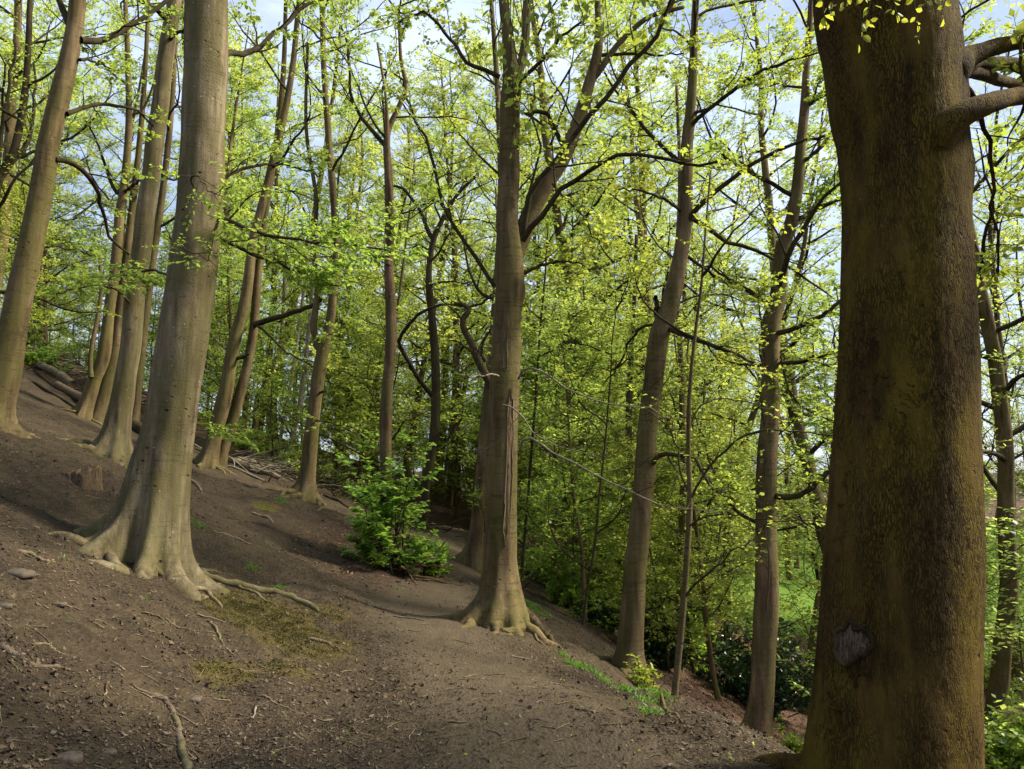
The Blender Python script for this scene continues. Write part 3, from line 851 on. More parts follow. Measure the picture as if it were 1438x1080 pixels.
hanging([([(708, -70), (704, 20), (700, 60), (706, 110)], 0.2), ([(745, -70), (742, 10), (738, 80), (742, 150)], 0.0), ([(716, -60), (718, 80), (722, 160), (716, 220)], 0.1), ([(860, -70), (850, -10), (856, 60)], 0.1), ([(770, -60), (772, 0), (780, 50)], 0.1), ([(728, -70), (722, 0), (718, 60), (712, 105)], 0), ([(738, -70), (745, -20), (752, 35)], 0.1), ([(724, -60), (735, 40), (730, 90), (722, 125)], -0.1),
         ([(700, -60), (690, 0), (684, 40)], 0.1), ([(780, -60), (800, -20), (818, 20), (822, 60)], 0.2), ([(900, -60), (905, -10), (925, 25)], 0.3)], 4.1, M_LEAF, 0.05, 2, 9, big, bbase)

# main left beech
hero('thickest pale beech trunk at left, roots creeping from its foot over moss',
     [(204, 800, 100), (210, 760, 98), (215, 730, 92), (221, 690, 86), (228, 650, 80), (238, 600, 71), (245, 550, 69), (253, 500, 69), (261, 450, 67), (269, 400, 65), (275, 350, 64), (280, 300, 61), (283, 250, 60), (285, 200, 58),
      (287, 150, 59), (290, 100, 58), (290, 50, 57), (290, 0, 55), (291, -120, 50), (290, -300, 44)], 8.0, mat=M_BARK_PALE, seed=3, sides=72, rings=150, lump=0.04,
     roots=[R_(192), R_(-118), R_(-68), R_(-32), R_(5), R_(80)], flare=1.0, fh=0.28, root_len=(0.35, 0.8), bumps=[(0.85, R_(-86), 0.16, -0.42, 5), (1.0, R_(-35), 0.12, -0.12, 6), (1.0, R_(-130), 0.12, -0.12, 5), (5.9, R_(-20), 0.2, 0.12), (3.9, R_(-70), 0.2, 0.06)], top_z=14, up_from=0.62, up_limbs=10, n2=6, n3=4, nl=8, limb_len=3.2, leaf_size=0.06, shape='leaf',
     extra_roots=[([(262, 806), (290, 814), (329, 823), (378, 834), (422, 848), (448, 862)], 11, 8), ([(200, 792), (225, 809), (257, 823), (288, 832), (298, 842), (312, 856)], 10, 5),
                  ([(335, 826), (362, 836), (392, 856)], 5, 2), ([(160, 760), (140, 752), (118, 750)], 9, 3)],
     limbs=[([(314, 82), (322, 74), (345, 76), (368, 62), (392, 40), (430, 10), (480, -20)], 10, 4, 8, 9.5),
            ([(300, 300), (350, 322), (400, 335), (460, 342), (540, 350)], 7, 2, 8, 7.2, {'flat': 0.97, 'n2': 13, 'n3': 7, 't0': 0.1, 'ls': 0.052}),
            ([(300, 330), (345, 352), (395, 372), (450, 395), (480, 402)], 6, 2, 8, 8.8, {'flat': 0.97, 'n2': 13, 'n3': 7, 't0': 0.1, 'ls': 0.052}),
            ([(298, 262), (340, 238), (390, 232), (440, 240)], 6, 2, 8.1, 9.4, {'flat': 0.9, 'n2': 8, 'n3': 5, 'ls': 0.05}),
            ([(272, 262), (268, 252), (276, 246), (290, 262), (300, 275)], 3, 1, 7.6, 7.0, {'flat': 0.9, 'n2': 5, 'n3': 3, 'l2': 0.35, 'ls': 0.045, 'leafy': 0.7}),
            ([(262, 340), (255, 344), (262, 352), (290, 364), (305, 375)], 3, 1, 7.6, 7.1, {'flat': 0.9, 'n2': 5, 'n3': 3, 'l2': 0.35, 'ls': 0.045, 'leafy': 0.7}),
            ([(258, 590), (280, 588), (300, 598), (318, 602)], 3, 1, 8.4, 8.8, {'flat': 0.9, 'n2': 5, 'n3': 4, 'l2': 0.4, 'ls': 0.05}),
            ([(240, 388), (215, 380), (180, 385), (150, 396)], 4, 2, 8.4, 9.6, {'flat': 0.95, 'n2': 8, 'n3': 5, 'ls': 0.05})])

# second slender beech, left
hero('slim straight beech with splayed pale foot, just left of the thickest left trunk',
     [(160, 648, 62), (163, 615, 40), (168, 580, 33), (172, 560, 31), (178, 520, 28), (184, 480, 27), (191, 400, 26), (199, 350, 26), (204, 300, 25), (212, 250, 24), (217, 200, 24), (225, 150, 23), (230, 100, 22),
      (237, 50, 21), (245, 0, 20), (256, -150, 17), (264, -300, 14)], 13.7, seed=4, sides=40, rings=90, roots=[R_(190), R_(-110), R_(-60), R_(-15), R_(70)], flare=0.85, fh=0.28, mat=M_BARK_PALE,
     top_z=14, up_from=0.5, up_limbs=10, n2=6, n3=4, nl=8,
     limbs=[([(236, 60), (245, 48), (262, 40), (290, 20)], 6, 3, 13.7, 13), ([(205, 380), (225, 392), (250, 398)], 4, 2, 13.5, 12.5, {'flat': 0.9}),
            ([(182, 425), (160, 405), (120, 402), (80, 412)], 4, 1.5, 13.5, 12.8, {'flat': 0.95, 'n2': 9, 'n3': 5}),
            ([(215, 235), (235, 250), (255, 252), (275, 235)], 4, 2, 13.9, 15)])

# leftmost leaning beech
hero('leaning beech at the left edge, forked high up, foot on the open slope',
     [(-14, 604, 60), (-8, 575, 50), (4, 530, 44), (14, 480, 38), (22, 440, 35), (31, 400, 34), (42, 350, 32), (52, 300, 31), (61, 250, 29), (69, 200, 28), (81, 150, 27), (93, 100, 25),
      (103, 50, 22), (109, 0, 21), (118, -150, 17), (128, -320, 13)], 11.2, seed=5, sides=36, rings=80, roots=[R_(-40), R_(-110), R_(10), R_(150)], flare=0.7, fh=0.25,
     top_z=13, up_from=0.6, up_limbs=8, n2=6, n3=4, nl=7,
     limbs=[([(99, 38), (92, 22), (83, 0), (74, -40), (60, -90)], 11, 5, 11.2, 11.4), ([(113, 56), (135, 58), (155, 52), (185, 35), (225, 8), (262, -30)], 10, 5, 11.2, 12.5),
            ([(112, 84), (125, 84), (145, 92), (168, 101)], 5, 2, 11.2, 12), ([(94, 160), (112, 153), (135, 148), (170, 148), (196, 156), (215, 178)], 7, 2.5, 11.2, 12.4),
            ([(78, 224), (100, 228), (122, 246), (138, 270), (141, 292), (150, 318), (158, 340), (180, 358)], 8, 3, 11.2, 12.6, {'leafy': 0.6}),
            ([(52, 350), (75, 346), (100, 350), (128, 358)], 4, 1.5, 11.2, 12, {'flat': 0.95})])

# group of two stems behind, far left
hero('twin-stemmed dark beech beside the fallen logs on the upper slope',
     [(118, 590, 24), (126, 560, 20), (133, 534, 19), (145, 504, 18), (150, 469, 16), (153, 439, 15), (160, 390, 14), (166, 330, 13), (168, 300, 13), (174, 267, 12), (179, 210, 10), (181, 167, 9), (180, 100, 8), (176, 0, 6)],
     19, seed=6, rings=60, roots=[R_(200), R_(-90), R_(-30)], flare=0.8, fh=0.3, top_z=13, up_from=0.55, up_limbs=9, n2=6, n3=4, nl=7,
     second=[([(138, 600, 28), (146, 560, 22), (153, 525, 20), (160, 500, 17), (166, 460, 14), (172, 410, 13), (180, 350, 12), (186, 290, 10), (196, 200, 8), (205, 80, 6), (210, -60, 4)], 19.2),
             ([(128, 530, 7), (127, 505, 6), (130, 480, 6), (136, 450, 6), (142, 410, 5), (140, 360, 4)], 18.8)],
     limbs=[([(170, 275), (160, 265), (150, 240), (138, 205), (120, 170)], 6, 2, 19, 19), ([(172, 272), (185, 262), (200, 252)], 6, 3, 19, 18.6)])
hero('slim beech hidden behind the splayed-foot tree, beside the dark hollow log',
     [(186, 605, 20), (190, 575, 14), (193, 540, 13), (199, 490, 12), (206, 430, 11), (215, 360, 11), (224, 300, 10), (232, 240, 9), (240, 160, 8), (246, 60, 7), (250, -60, 5)],
     21, seed=7, rings=40, sides=14, roots=[R_(-60), R_(200)], flare=0.6, top_z=12, up_limbs=8, up_from=0.45, n2=5, n3=4, nl=7)

# far-left thin forking tree
hero('thin dark forking tree against the sky at the far left edge',
     [(-40, 500, 18), (-25, 400, 15), (-8, 270, 14), (8, 235, 12), (20, 210, 11), (30, 165, 10), (36, 120, 9), (40, 60, 8), (42, 0, 7), (46, -100, 5)], 17, seed=8, rings=40, sides=12, mat=M_BARK_DARK,
     top_z=9, up_limbs=9, up_from=0.4, n2=7, n3=5, nl=4,
     limbs=[([(10, 235), (28, 215), (42, 190), (48, 150), (50, 90)], 8, 3, 17, 17.5, {'leafy': 0.4}), ([(-6, 262), (-2, 220), (4, 170), (12, 120), (22, 60)], 8, 3, 17, 16.5, {'leafy': 0.4})])

# double-stemmed tree, centre-left
hero('double-stemmed beech beside the brushwood and fallen trunk, long bare limb reaching right',
     [(291, 658, 28), (297, 630, 23), (304, 600, 22), (317, 550, 20), (325, 500, 17), (334, 460, 16), (343, 430, 16), (349, 390, 14), (355, 340, 13), (365, 300, 12), (380, 240, 11), (395, 180, 10), (410, 100, 8), (420, 0, 7)],
     18, seed=9, rings=70, sides=20, roots=[R_(180), R_(-100), R_(-40), R_(10)], flare=0.7, fh=0.25, top_z=13, up_from=0.5, up_limbs=10, n2=6, n3=4, nl=7, mat=M_BARK,
     second=[([(306, 654, 20), (313, 630, 16), (324, 600, 15), (338, 550, 14), (350, 500, 13), (357, 455, 12), (361, 400, 12), (366, 350, 11), (374, 290, 9), (388, 200, 8), (398, 100, 7), (402, -20, 5)], 18.2)],
     limbs=[([(357, 456), (375, 450), (400, 443), (425, 434), (449, 423)], 9, 6, 18.1, 17.5, {'bare': 2}), ([(362, 458), (375, 468), (395, 488), (415, 502), (445, 520)], 4, 2, 18, 17, {'leafy': 0.5}),
            ([(332, 503), (345, 500), (350, 497)], 6, 3, 18, 17.9, {'bare': 2})])
hero('forked beech standing alone mid-slope, left of the bright leafy bush',
     [(428, 700, 40), (430, 680, 26), (433, 655, 21), (436, 620, 20), (438.5, 600, 19), (443, 560, 18), (450, 510, 18), (457, 480, 14), (464, 448, 13), (468, 410, 12), (472, 370, 11), (470, 300, 10), (462, 200, 9), (455, 100, 8), (452, 0, 7)],
     17, seed=10, rings=70, sides=24, roots=[R_(190), R_(-130), R_(-80), R_(-35), R_(10)], flare=0.7, fh=0.22, top_z=13, up_from=0.5, up_limbs=10, n2=6, n3=4, nl=7,
     second=[([(451, 500, 9), (445, 480, 9), (440, 460, 9), (443, 435, 9), (446, 400, 8), (440, 350, 7), (444, 280, 6), (430, 180, 5), (432, 60, 4)], 17)],
     limbs=[([(458, 468), (470, 472), (485, 478)], 3, 1, 17, 16), ([(440, 590), (470, 595), (500, 610)], 3, 1, 17, 15.5, {'flat': 0.95}), ([(449, 552), (456, 548)], 4, 2, 17, 16.5, {'bare': 2})])

# red-brown trunk over the bush and its neighbour
hero('slender reddish-brown trunk rising out of the bright leafy bush',
     [(541, 800, 26), (541, 770, 19), (540, 720, 18), (541, 680, 18), (541.5, 640, 17), (542, 580, 17), (546, 520, 16), (549, 480, 16), (549, 450, 16), (548, 420, 15), (546, 380, 13), (547, 350, 13), (546, 250, 12), (543, 205, 10), (546, 180, 8), (560, 150, 7), (570, 120, 6), (563, 85, 5), (560, 20, 4)],
     13.6, seed=11, rings=70, sides=20, mat=M_BARK_RED, roots=[R_(-60), R_(-20), R_(200)], flare=0.6, fh=0.2, top_z=10, up_from=0.55, up_limbs=7, n2=6, n3=4, nl=6, lump=0.07,
     limbs=[([(543, 207), (530, 192), (518, 178), (502, 156), (492, 130), (490, 81), (482, 40)], 7, 3, 13.6, 13.6, {'n2': 8}), ([(543, 203), (540, 170), (538, 130), (548, 80)], 5, 2, 13.6, 14),
            ([(546, 320), (560, 302), (590, 290), (610, 280)], 3, 1.5, 13.6, 13)],
     second=[([(545, 372, 7), (551, 330, 7), (549, 280, 7), (545, 240, 6), (544, 200, 6), (542, 140, 4), (530, 60, 3)], 13.5)])
hero('dark curving trunk behind the leafy bush, crooked branches spreading above',
     [(596, 742, 15), (597, 710, 13), (598, 680, 13), (605, 640, 14), (611, 600, 14), (612, 540, 13), (611, 500, 12), (607, 450, 11), (603, 410, 10), (602, 390, 9), (604, 360, 8), (610, 333, 8), (618, 315, 7), (628, 296, 6), (645, 270, 5), (672, 244, 4)],
     22, seed=12, rings=60, sides=16, mat=M_BARK_DARK, top_z=9, up_from=0.7, up_limbs=5, n2=6, n3=4, nl=5, roots=[R_(-60)],
     limbs=[([(609, 338), (600, 322), (592, 300), (583, 285), (560, 262), (540, 262)], 7, 3, 22, 22), ([(606, 555), (590, 535), (572, 505), (560, 480), (570, 462), (590, 440), (620, 427), (665, 430), (690, 415)], 7, 3, 22, 19),
            ([(614, 600), (628, 618), (640, 600), (650, 588)], 5, 3, 22, 22, {'leafy': 0.4}), ([(604, 400), (630, 395), (660, 400)], 4, 2, 22, 21)])

# the big pale tree by the path
hero('large forked beech at the bend of the path with a long bark wound',
     [(702, 858, 84), (703, 835, 66), (702, 810, 55), (702, 780, 48), (703, 740, 46.5), (703, 700, 46), (704, 650, 45), (705, 600, 44), (708, 550, 43), (710.5, 500, 42), (712, 450, 40), (716, 400, 40), (716, 365, 38), (714, 335, 33), (712, 300, 31),
      (715, 250, 30), (715.5, 200, 29), (716, 150, 29), (719, 115, 27), (716, 80, 20), (712, 40, 16), (707, 0, 14), (700, -100, 11)], 9.4, seed=13, sides=64, rings=140, lump=0.05, fine=0.003, mat=M_BARK,
     roots=[R_(200), R_(-140), R_(-100), R_(-62), R_(-30), R_(60)], flare=0.62, fh=0.20, root_len=(0.3, 0.6), top_z=13, up_from=0.8, up_limbs=8, n2=8, n3=5, nl=8,
     bumps=[(2.3, R_(-62), 0.25, 0.12), (3.25, R_(-20), 0.3, 0.12), (3.9, R_(-10), 0.4, 0.18)],
     extra_roots=[([(730, 862), (745, 872), (760, 888), (775, 902), (790, 915)], 15, 4), ([(720, 866), (738, 880), (752, 896), (762, 905)], 11, 3), ([(700, 868), (712, 876), (718, 884)], 9, 3)],
     second=[([(722, 362, 26), (734, 330, 27), (745, 300, 26), (757, 275, 25), (768, 255, 24), (791, 222, 21), (813, 167, 18), (826, 122, 16), (839, 74, 14), (841, 37, 10), (839, 0, 8), (845, -80, 5)], 9.5),
             ([(722, 122, 16), (733, 85, 13), (738, 50, 12), (740, 0, 11), (748, -100, 8)], 9.4),
             ([(826, 120, 9), (845, 95, 9), (870, 60, 8), (910, 25, 7), (960, 10, 5)], 9.5)],
     limbs=[([(734, 332), (738, 300), (745, 270), (776, 230), (813, 185), (847, 141), (887, 89), (917, 56), (950, -5)], 9, 6, 9.2, 8.6, {'n2': 9}),
            ([(734, 338), (745, 320), (761, 304), (787, 267), (821, 244), (858, 222), (906, 218), (958, 230), (1010, 232)], 9, 4, 9.2, 8.4, {'n2': 9}),
            ([(702, 108), (680, 98), (658, 89), (640, 65), (621, 44), (595, 17), (560, 30)], 7, 3, 9.4, 9.2, {'n2': 9}),
            ([(694, 402), (670, 365), (650, 335), (628, 300), (612, 250), (602, 207), (585, 165), (569, 137), (566, 110)], 6, 3, 9.4, 9.2, {'n2': 9, 'leafy': 0.6}),
            ([(736, 384), (752, 376), (769, 370), (802, 367), (820, 375)], 6, 2, 9.4, 9.4),
            ([(692, 545), (678, 520), (668, 495), (655, 470), (650, 450), (660, 432), (640, 425)], 13, 6, 9.7, 10.2, {'leafy': 0.4}),
            ([(682, 508), (676, 496), (680, 478), (688, 462)], 7, 3, 9.9, 9.8, {'bare': 2}),
            ([(728, 532), (735, 520), (747, 517), (773, 528), (785, 540), (802, 550), (850, 565), (906, 573), (958, 591)], 3.6, 1.5, 9.2, 8.0, BARE),
            ([(730, 632), (734, 618), (745, 615), (765, 628), (780, 639), (802, 647), (836, 669), (870, 684), (906, 699), (958, 713), (1010, 722)], 4, 1.5, 9.2, 7.6, BARE),
            ([(706, 569), (721, 573), (738, 592), (754, 611), (799, 632), (850, 645)], 2.8, 1.2, 9.0, 8.2, BARE),
            ([(700, 528), (690, 525), (672, 528), (660, 530), (630, 516)], 3, 1, 9.2, 8.6, BARE),
            ([(726, 118), (745, 100), (765, 80), (790, 50), (830, 25)], 7, 3, 9.3, 9.0), ([(742, 275), (752, 235), (760, 200), (745, 160), (752, 110)], 4, 2, 9.3, 9.1, {'leafy': 0.5}),
            ([(776, 258), (790, 275), (812, 295), (828, 320), (840, 350)], 4, 1.5, 9.4, 9.0, {'leafy': 0.6}), ([(795, 215), (770, 165), (748, 156), (740, 160)], 7, 5, 9.5, 9.3, {'leafy': 0.4}),
            ([(835, 78), (870, 76), (915, 76), (960, 78)], 6, 2, 9.5, 9.7)])
path_tree = [o for o in scene.objects if o.type == 'EMPTY'][-1]
o = wound_patch(path_tree, [(707, 740), (709, 700), (711, 660), (712, 620), (713, 585), (718, 560), (721, 590), (720, 630), (719, 670), (717, 710), (713, 745), (710, 765)], 'bark_wound', 6, lipr=0.007, mat=M_ROT, lipmat=M_BARK_PALE)
o['label'] = 'long dark wound between rolled bark lips'
o = wound_patch(path_tree, [(704, 470), (706, 455), (711, 448), (714, 460), (712, 485), (713, 510), (709, 525), (706, 500)], 'bark_wound', 7, lipr=0.005, mat=M_ROT, lipmat=M_BARK_PALE)

hero('patchy ivy-scarred trunk leaning out from behind the big path-side beech',
     [(663, 794, 34), (666, 778, 25), (669, 750, 20), (672, 710, 18), (677, 660, 17), (682, 600, 17), (688, 540, 16), (694, 470, 14), (700, 380, 12), (704, 280, 10), (700, 150, 8), (690, 0, 6)], 17, seed=14, rings=50, sides=18,
     roots=[R_(180), R_(-60), R_(-10)], flare=0.7, fh=0.22, top_z=12, up_from=0.5, up_limbs=8, n2=6, n3=4, nl=6, mat=M_BARK_RED,
     limbs=[([(668, 720), (665, 690), (668, 660), (672, 640)], 4, 2, 16.8, 16.7, {'leafy': 0.3, 'ls': 0.05})])

# right-hand trees below the path
hero('grey-brown beech on the bank below the path, swelling where its crooked top bends right',
     [(886, 942, 44), (885, 915, 37), (887, 880, 34), (890, 840, 33), (892, 800, 32), (898, 745, 30), (902, 700, 29), (906, 660, 30), (910, 600, 28), (917, 540, 27), (921, 505, 27), (926, 470, 28), (935, 447, 27), (943, 420, 25), (949, 395, 24), (957, 350, 21),
      (962, 310, 20), (964, 260, 18), (965, 200, 17), (970, 150, 14), (973, 100, 12), (977, 0, 9), (985, -100, 6)], 10.8, seed=15, sides=40, rings=100, mat=M_BARK, roots=[R_(-20), R_(-60), R_(-110), R_(160)], flare=0.35, fh=0.2,
     top_z=13, up_from=0.5, up_limbs=12, n2=8, n3=5, nl=8, lump=0.06, bumps=[(2.6, R_(-150), 0.4, 0.15)],
     extra_roots=[([(900, 950), (915, 968), (930, 985), (950, 1005), (968, 1022)], 9, 4)],
     limbs=[([(925, 455), (922, 440), (921, 428), (922, 418)], 8, 6, 10.8, 10.8, {'bare': 2}), ([(941, 462), (955, 468), (980, 478), (1008, 487), (1040, 500), (1067, 515)], 8, 4, 10.7, 10.2, {'leafy': 0.6}),
            ([(917, 650), (925, 640), (945, 638), (975, 645), (990, 670), (1005, 690), (1030, 700)], 8, 3, 10.7, 9.8, {'leafy': 0.5}), ([(958, 328), (970, 305), (982, 289), (1023, 255), (1064, 226), (1115, 204), (1165, 190)], 9, 4, 10.8, 10.4),
            ([(924, 455), (900, 460), (885, 478), (870, 510), (850, 535)], 5, 2, 10.8, 11.5, {'leafy': 0.7}), ([(965, 360), (990, 378), (1010, 392), (1050, 405), (1075, 420)], 5, 2, 10.9, 11.3), ([(970, 160), (1000, 150), (1040, 120), (1090, 90)], 5, 2, 10.8, 10.3),
            ([(960, 300), (935, 280), (900, 268), (870, 262)], 5, 2, 10.8, 10.2)])
hero('slim mottled trunk, orange-brown low down, next left of the massive dark trunk',
     [(1058, 1056, 52), (1063, 1020, 39), (1068, 990, 35), (1071, 950, 33), (1073, 900, 32), (1076, 850, 33), (1077, 800, 31), (1076, 720, 28), (1076, 680, 28), (1078, 630, 26), (1082, 580, 25), (1082, 520, 24), (1083, 460, 26), (1087, 440, 25), (1091, 425, 23), (1096, 380, 20),
      (1099, 350, 21), (1106, 325, 20), (1113, 305, 18), (1121, 250, 15), (1125, 200, 14), (1130, 150, 12), (1132, 100, 10), (1136, 50, 8), (1139, 0, 7), (1145, -100, 5)], 11.2, seed=16, sides=40, rings=100, mat=M_BARK_RED,
     roots=[R_(200), R_(-30), R_(-80)], flare=0.35, fh=0.2, top_z=12, up_from=0.45, up_limbs=12, n2=8, n3=5, nl=8, lump=0.07,
     limbs=[([(1132, 148), (1142, 140), (1155, 134), (1180, 122)], 10, 7, 11.2, 11), ([(1120, 308), (1138, 300), (1152, 292), (1182, 281), (1220, 275)], 7, 4, 11.2, 11), ([(1092, 468), (1110, 463), (1127, 456), (1150, 445), (1167, 433), (1190, 410)], 8, 5, 11.1, 10.6),
            ([(1094, 511), (1119, 508), (1150, 500), (1190, 492)], 7, 5, 11.1, 10.8), ([(1090, 697), (1110, 698), (1130, 692), (1148, 678), (1172, 658), (1190, 650)], 9, 6, 11.1, 10.8), ([(1078, 425), (1060, 415), (1040, 402), (1019, 387), (980, 370)], 6, 3, 11.2, 11.2),
            ([(1097, 500), (1103, 530), (1112, 555), (1125, 575), (1140, 585)], 3, 2, 11.1, 10.6, {'leafy': 0.6}), ([(1066, 735), (1040, 722), (1010, 690), (985, 660)], 6, 3, 11.4, 12, {'leafy': 0.5}),
            ([(1070, 460), (1066, 430), (1062, 400)], 3, 1, 11, 10.6), ([(1074, 600), (1068, 560), (1075, 500), (1066, 470)], 2, 1, 10.95, 10.9, {'n2': 8, 'n3': 3, 'l2': 0.18, 'ls': 0.05, 'leafy': 0.4}),
            ([(1076, 860), (1080, 790), (1072, 720), (1078, 640)], 2, 1, 10.95, 10.9, {'n2': 8, 'n3': 3, 'l2': 0.18, 'ls': 0.05, 'leafy': 0.35})])
hero('thin green-stemmed sapling on the path edge in front of the bank, wiry branches reaching right',
     [(941, 1016, 15), (946, 985, 11), (951, 940, 10), (957, 880, 9.5), (962, 820, 9), (966, 760, 8.5), (969, 700, 8), (967, 640, 7), (968, 560, 6), (975, 480, 5), (985, 400, 4), (991, 320, 3), (998, 240, 2.5)], 8.0, name='young_beech', seed=17,
     sides=14, rings=60, roots=[R_(-50), R_(-130), R_(30)], flare=0.5, fh=0.12, root_len=(0.2, 0.4), top_z=4.5, up_limbs=3, up_from=0.7, limb_len=1.2, n2=4, n3=3, nl=5, leaf_size=0.05, shape='leaf',
     limbs=[([(971, 700), (978, 684), (1001, 650), (1034, 621), (1071, 606), (1108, 604), (1175, 611)], 4, 2, 8, 7.6, {'leafy': 0.3, 'n2': 5, 'n3': 3}), ([(960, 842), (975, 822), (995, 805), (1030, 774), (1060, 758)], 4, 2, 8, 7.7, {'leafy': 0.3, 'n2': 5, 'n3': 3}),
            ([(967, 740), (985, 728), (1020, 722), (1080, 730), (1150, 730)], 3, 1.5, 8, 7.4, {'leafy': 0.3, 'n2': 5, 'n3': 3}), ([(968, 600), (985, 570), (1020, 560), (1080, 575)], 3, 1.5, 8, 8.3, {'leafy': 0.4, 'n2': 5, 'n3': 3}),
            ([(966, 690), (955, 660), (948, 620), (930, 590), (900, 575)], 3, 1.5, 8, 8.3, {'leafy': 0.4, 'n2': 5, 'n3': 3})])
hero('reddish thin trunk between the sapling and the crooked-topped beech',
     [(953, 900, 14), (955, 850, 11), (956, 800, 11), (958, 740, 11), (960, 690, 11), (960, 640, 10), (958, 560, 9), (955, 480, 8), (950, 380, 7), (955, 260, 6), (950, 120, 4)], 16.5, seed=18, sides=14, rings=40, mat=M_BARK_RED, top_z=10, up_limbs=8, up_from=0.35, n2=5, n3=4, nl=7)
hero('pale leaning trunk in the hollow, half hidden by the massive dark trunk',
     [(1140, 950, 18), (1146, 890, 17), (1152, 848, 16), (1162, 780, 15), (1170, 700, 14), (1174, 600, 12), (1185, 450, 10), (1200, 300, 8)], 18.5, seed=19, sides=16, rings=40, mat=M_BARK, top_z=11, up_limbs=8, up_from=0.35, n2=5, n3=4, nl=7)
for k, (lab, pts, dd, mt) in enumerate([
    ('wiry dark pole-like sapling just right of the wounded path-side beech', [(733, 800, 4.5), (739, 730, 4.2), (745, 650, 4), (752, 560, 3.5), (758, 470, 3), (766, 380, 2.5), (770, 300, 2)], 16, M_BARK_DARK),
    ('dark thin sapling with sparse leaves, third stem right of the wounded beech', [(817, 895, 4), (824, 830, 3.6), (836, 760, 3.6), (841, 700, 3.2), (850, 620, 2.6), (858, 520, 2.2)], 13.5, M_BARK_DARK),
    ('straight dark sapling between two other poles right of the wounded beech', [(784, 805, 5), (790, 720, 4.6), (797, 640, 4), (800, 540, 3.6), (806, 440, 3)], 21, M_BARK_DARK),
    ('ivy-darkened pole beside the bank beech', [(868, 850, 9), (876, 760, 9), (880, 680, 9), (883, 600, 9), (884, 540, 8), (890, 440, 6), (894, 330, 5)], 21, M_BARK_DARK),
    ('short leaning brown trunk in the wood behind the double-stemmed beech', [(356, 622, 11), (359, 590, 10), (362, 560, 9), (372, 540, 7), (383, 520, 6), (395, 470, 5), (400, 380, 4)], 26, M_BARK),
    ('leaning silvery birch stem behind the brushwood, left of the forked beech', [(403, 645, 8), (410, 615, 7), (418, 587, 7), (424, 546, 7), (430, 499, 6), (436, 430, 5), (446, 340, 4)], 28, M_TWIG_PALE),
    ('slim pale birch stem close to the leaning silvery one', [(392, 650, 6), (396, 600, 5), (408, 540, 5), (418, 470, 5), (430, 380, 4), (436, 300, 3)], 30, M_TWIG_PALE)]):
    hero(lab, pts, dd, name='young_beech' if k < 4 else 'slender_tree', seed=40 + k, sides=10, rings=30, mat=mt, flare=0.3, fh=0.2, top_z=6.5 if k < 3 else 9, up_limbs=9, up_from=0.2, limb_len=1.5, n2=5, n3=3, nl=8, leaf_size=0.07, lump=0.08)

# ------------------------------------------------------------------ the wood behind: a few prototypes, each stood many times
def wood_tree(seed, H, r0, from_h, n_limb, limb_len, leaf, leaf_size, n2, n3, nl, name, wig=0.03, lean=0.03, flat=0.65, bark=None, upd=(0.2, 0.9)):
    rng = np.random.default_rng(seed)
    K = 30
    P = [np.array([0, 0, -0.5])]; D = np.array([rng.normal() * lean, rng.normal() * lean, 1.0])
    for _ in range(K):
        D = norm(D + np.append(rng.normal(size=2) * wig, 0.04)); P.append(P[-1] + D * (H + 0.5) / K)
    C = np.array(P); R = r0 * np.linspace(1, 0.12, K + 1) ** 0.9
    root = bpy.data.objects.new(name, None); COL.objects.link(root)
    v, f = trunk_shape(C, R, 12, 0.0, [rng.random() * 6 + k * 1.6 for k in range(4)], 0.6, 0.25, seed, 0.08, flat_ground=True)
    make_mesh('trunk', v, f, bark or M_BARK, root)
    hs = from_h + (H - from_h) * (np.arange(n_limb) + rng.random(n_limb)) / n_limb * 0.98
    idx = np.clip((hs + 0.5) / (H + 0.5) * K, 0, K - 0.01)
    i = idx.astype(int); fr = (idx - i)[:, None]
    S = C[i] * (1 - fr) + C[i + 1] * fr
    az = np.arange(n_limb) * 2.4 + rng.random()
    D0 = np.stack([np.cos(az), np.sin(az), rng.uniform(*upd, n_limb)], -1)
    L = limb_len * rng.uniform(0.6, 1.25, n_limb) * (1.15 - 0.6 * (hs - from_h) / (H - from_h))
    P1 = grow(rng, S, D0, L, 9, 0.17, 0.03)
    R1 = taper(np.maximum(R[i] * 0.4, 0.015), 9, 0.2)
    s, d, l, r = branch_off(rng, P1, R1, n2, 0.15, 1.0, 0.9, 0.42, flat=flat, lmin=0.4)
    P2 = grow(rng, s, d, l, 5, 0.18, 0.02); R2 = taper(np.clip(r * 0.7, 0.006, 0.03), 5, 0.3)
    s, d, l, r = branch_off(rng, P2, R2, n3, 0.15, 1.0, 0.8, 0.5, flat=0.8, lmin=0.28)
    P3 = grow(rng, s, d, l, 3, 0.15, 0.0); R3 = taper(np.clip(r * 0.6, 0.003, 0.008), 3, 0.4)
    v, f = join([tubes(P1, R1, 6), tubes(P2, R2, 3), tubes(P3, R3, 3)])
    tag(make_mesh('branches', v, f, M_BARK_DARK, root), kind='stuff')
    keep = fbm(P3[:, -1] * 0.9, seed + 31, 2) > -0.55
    v, f = join([leaf_mesh(rng, P3[keep], nl, leaf_size, flat=0.82), leaf_mesh(rng, P2, max(3, nl // 2), leaf_size, flat=0.82, t0=0.35)])
    tag(make_mesh('crown', v, f, leaf, root, smooth=False), kind='stuff')
    return root

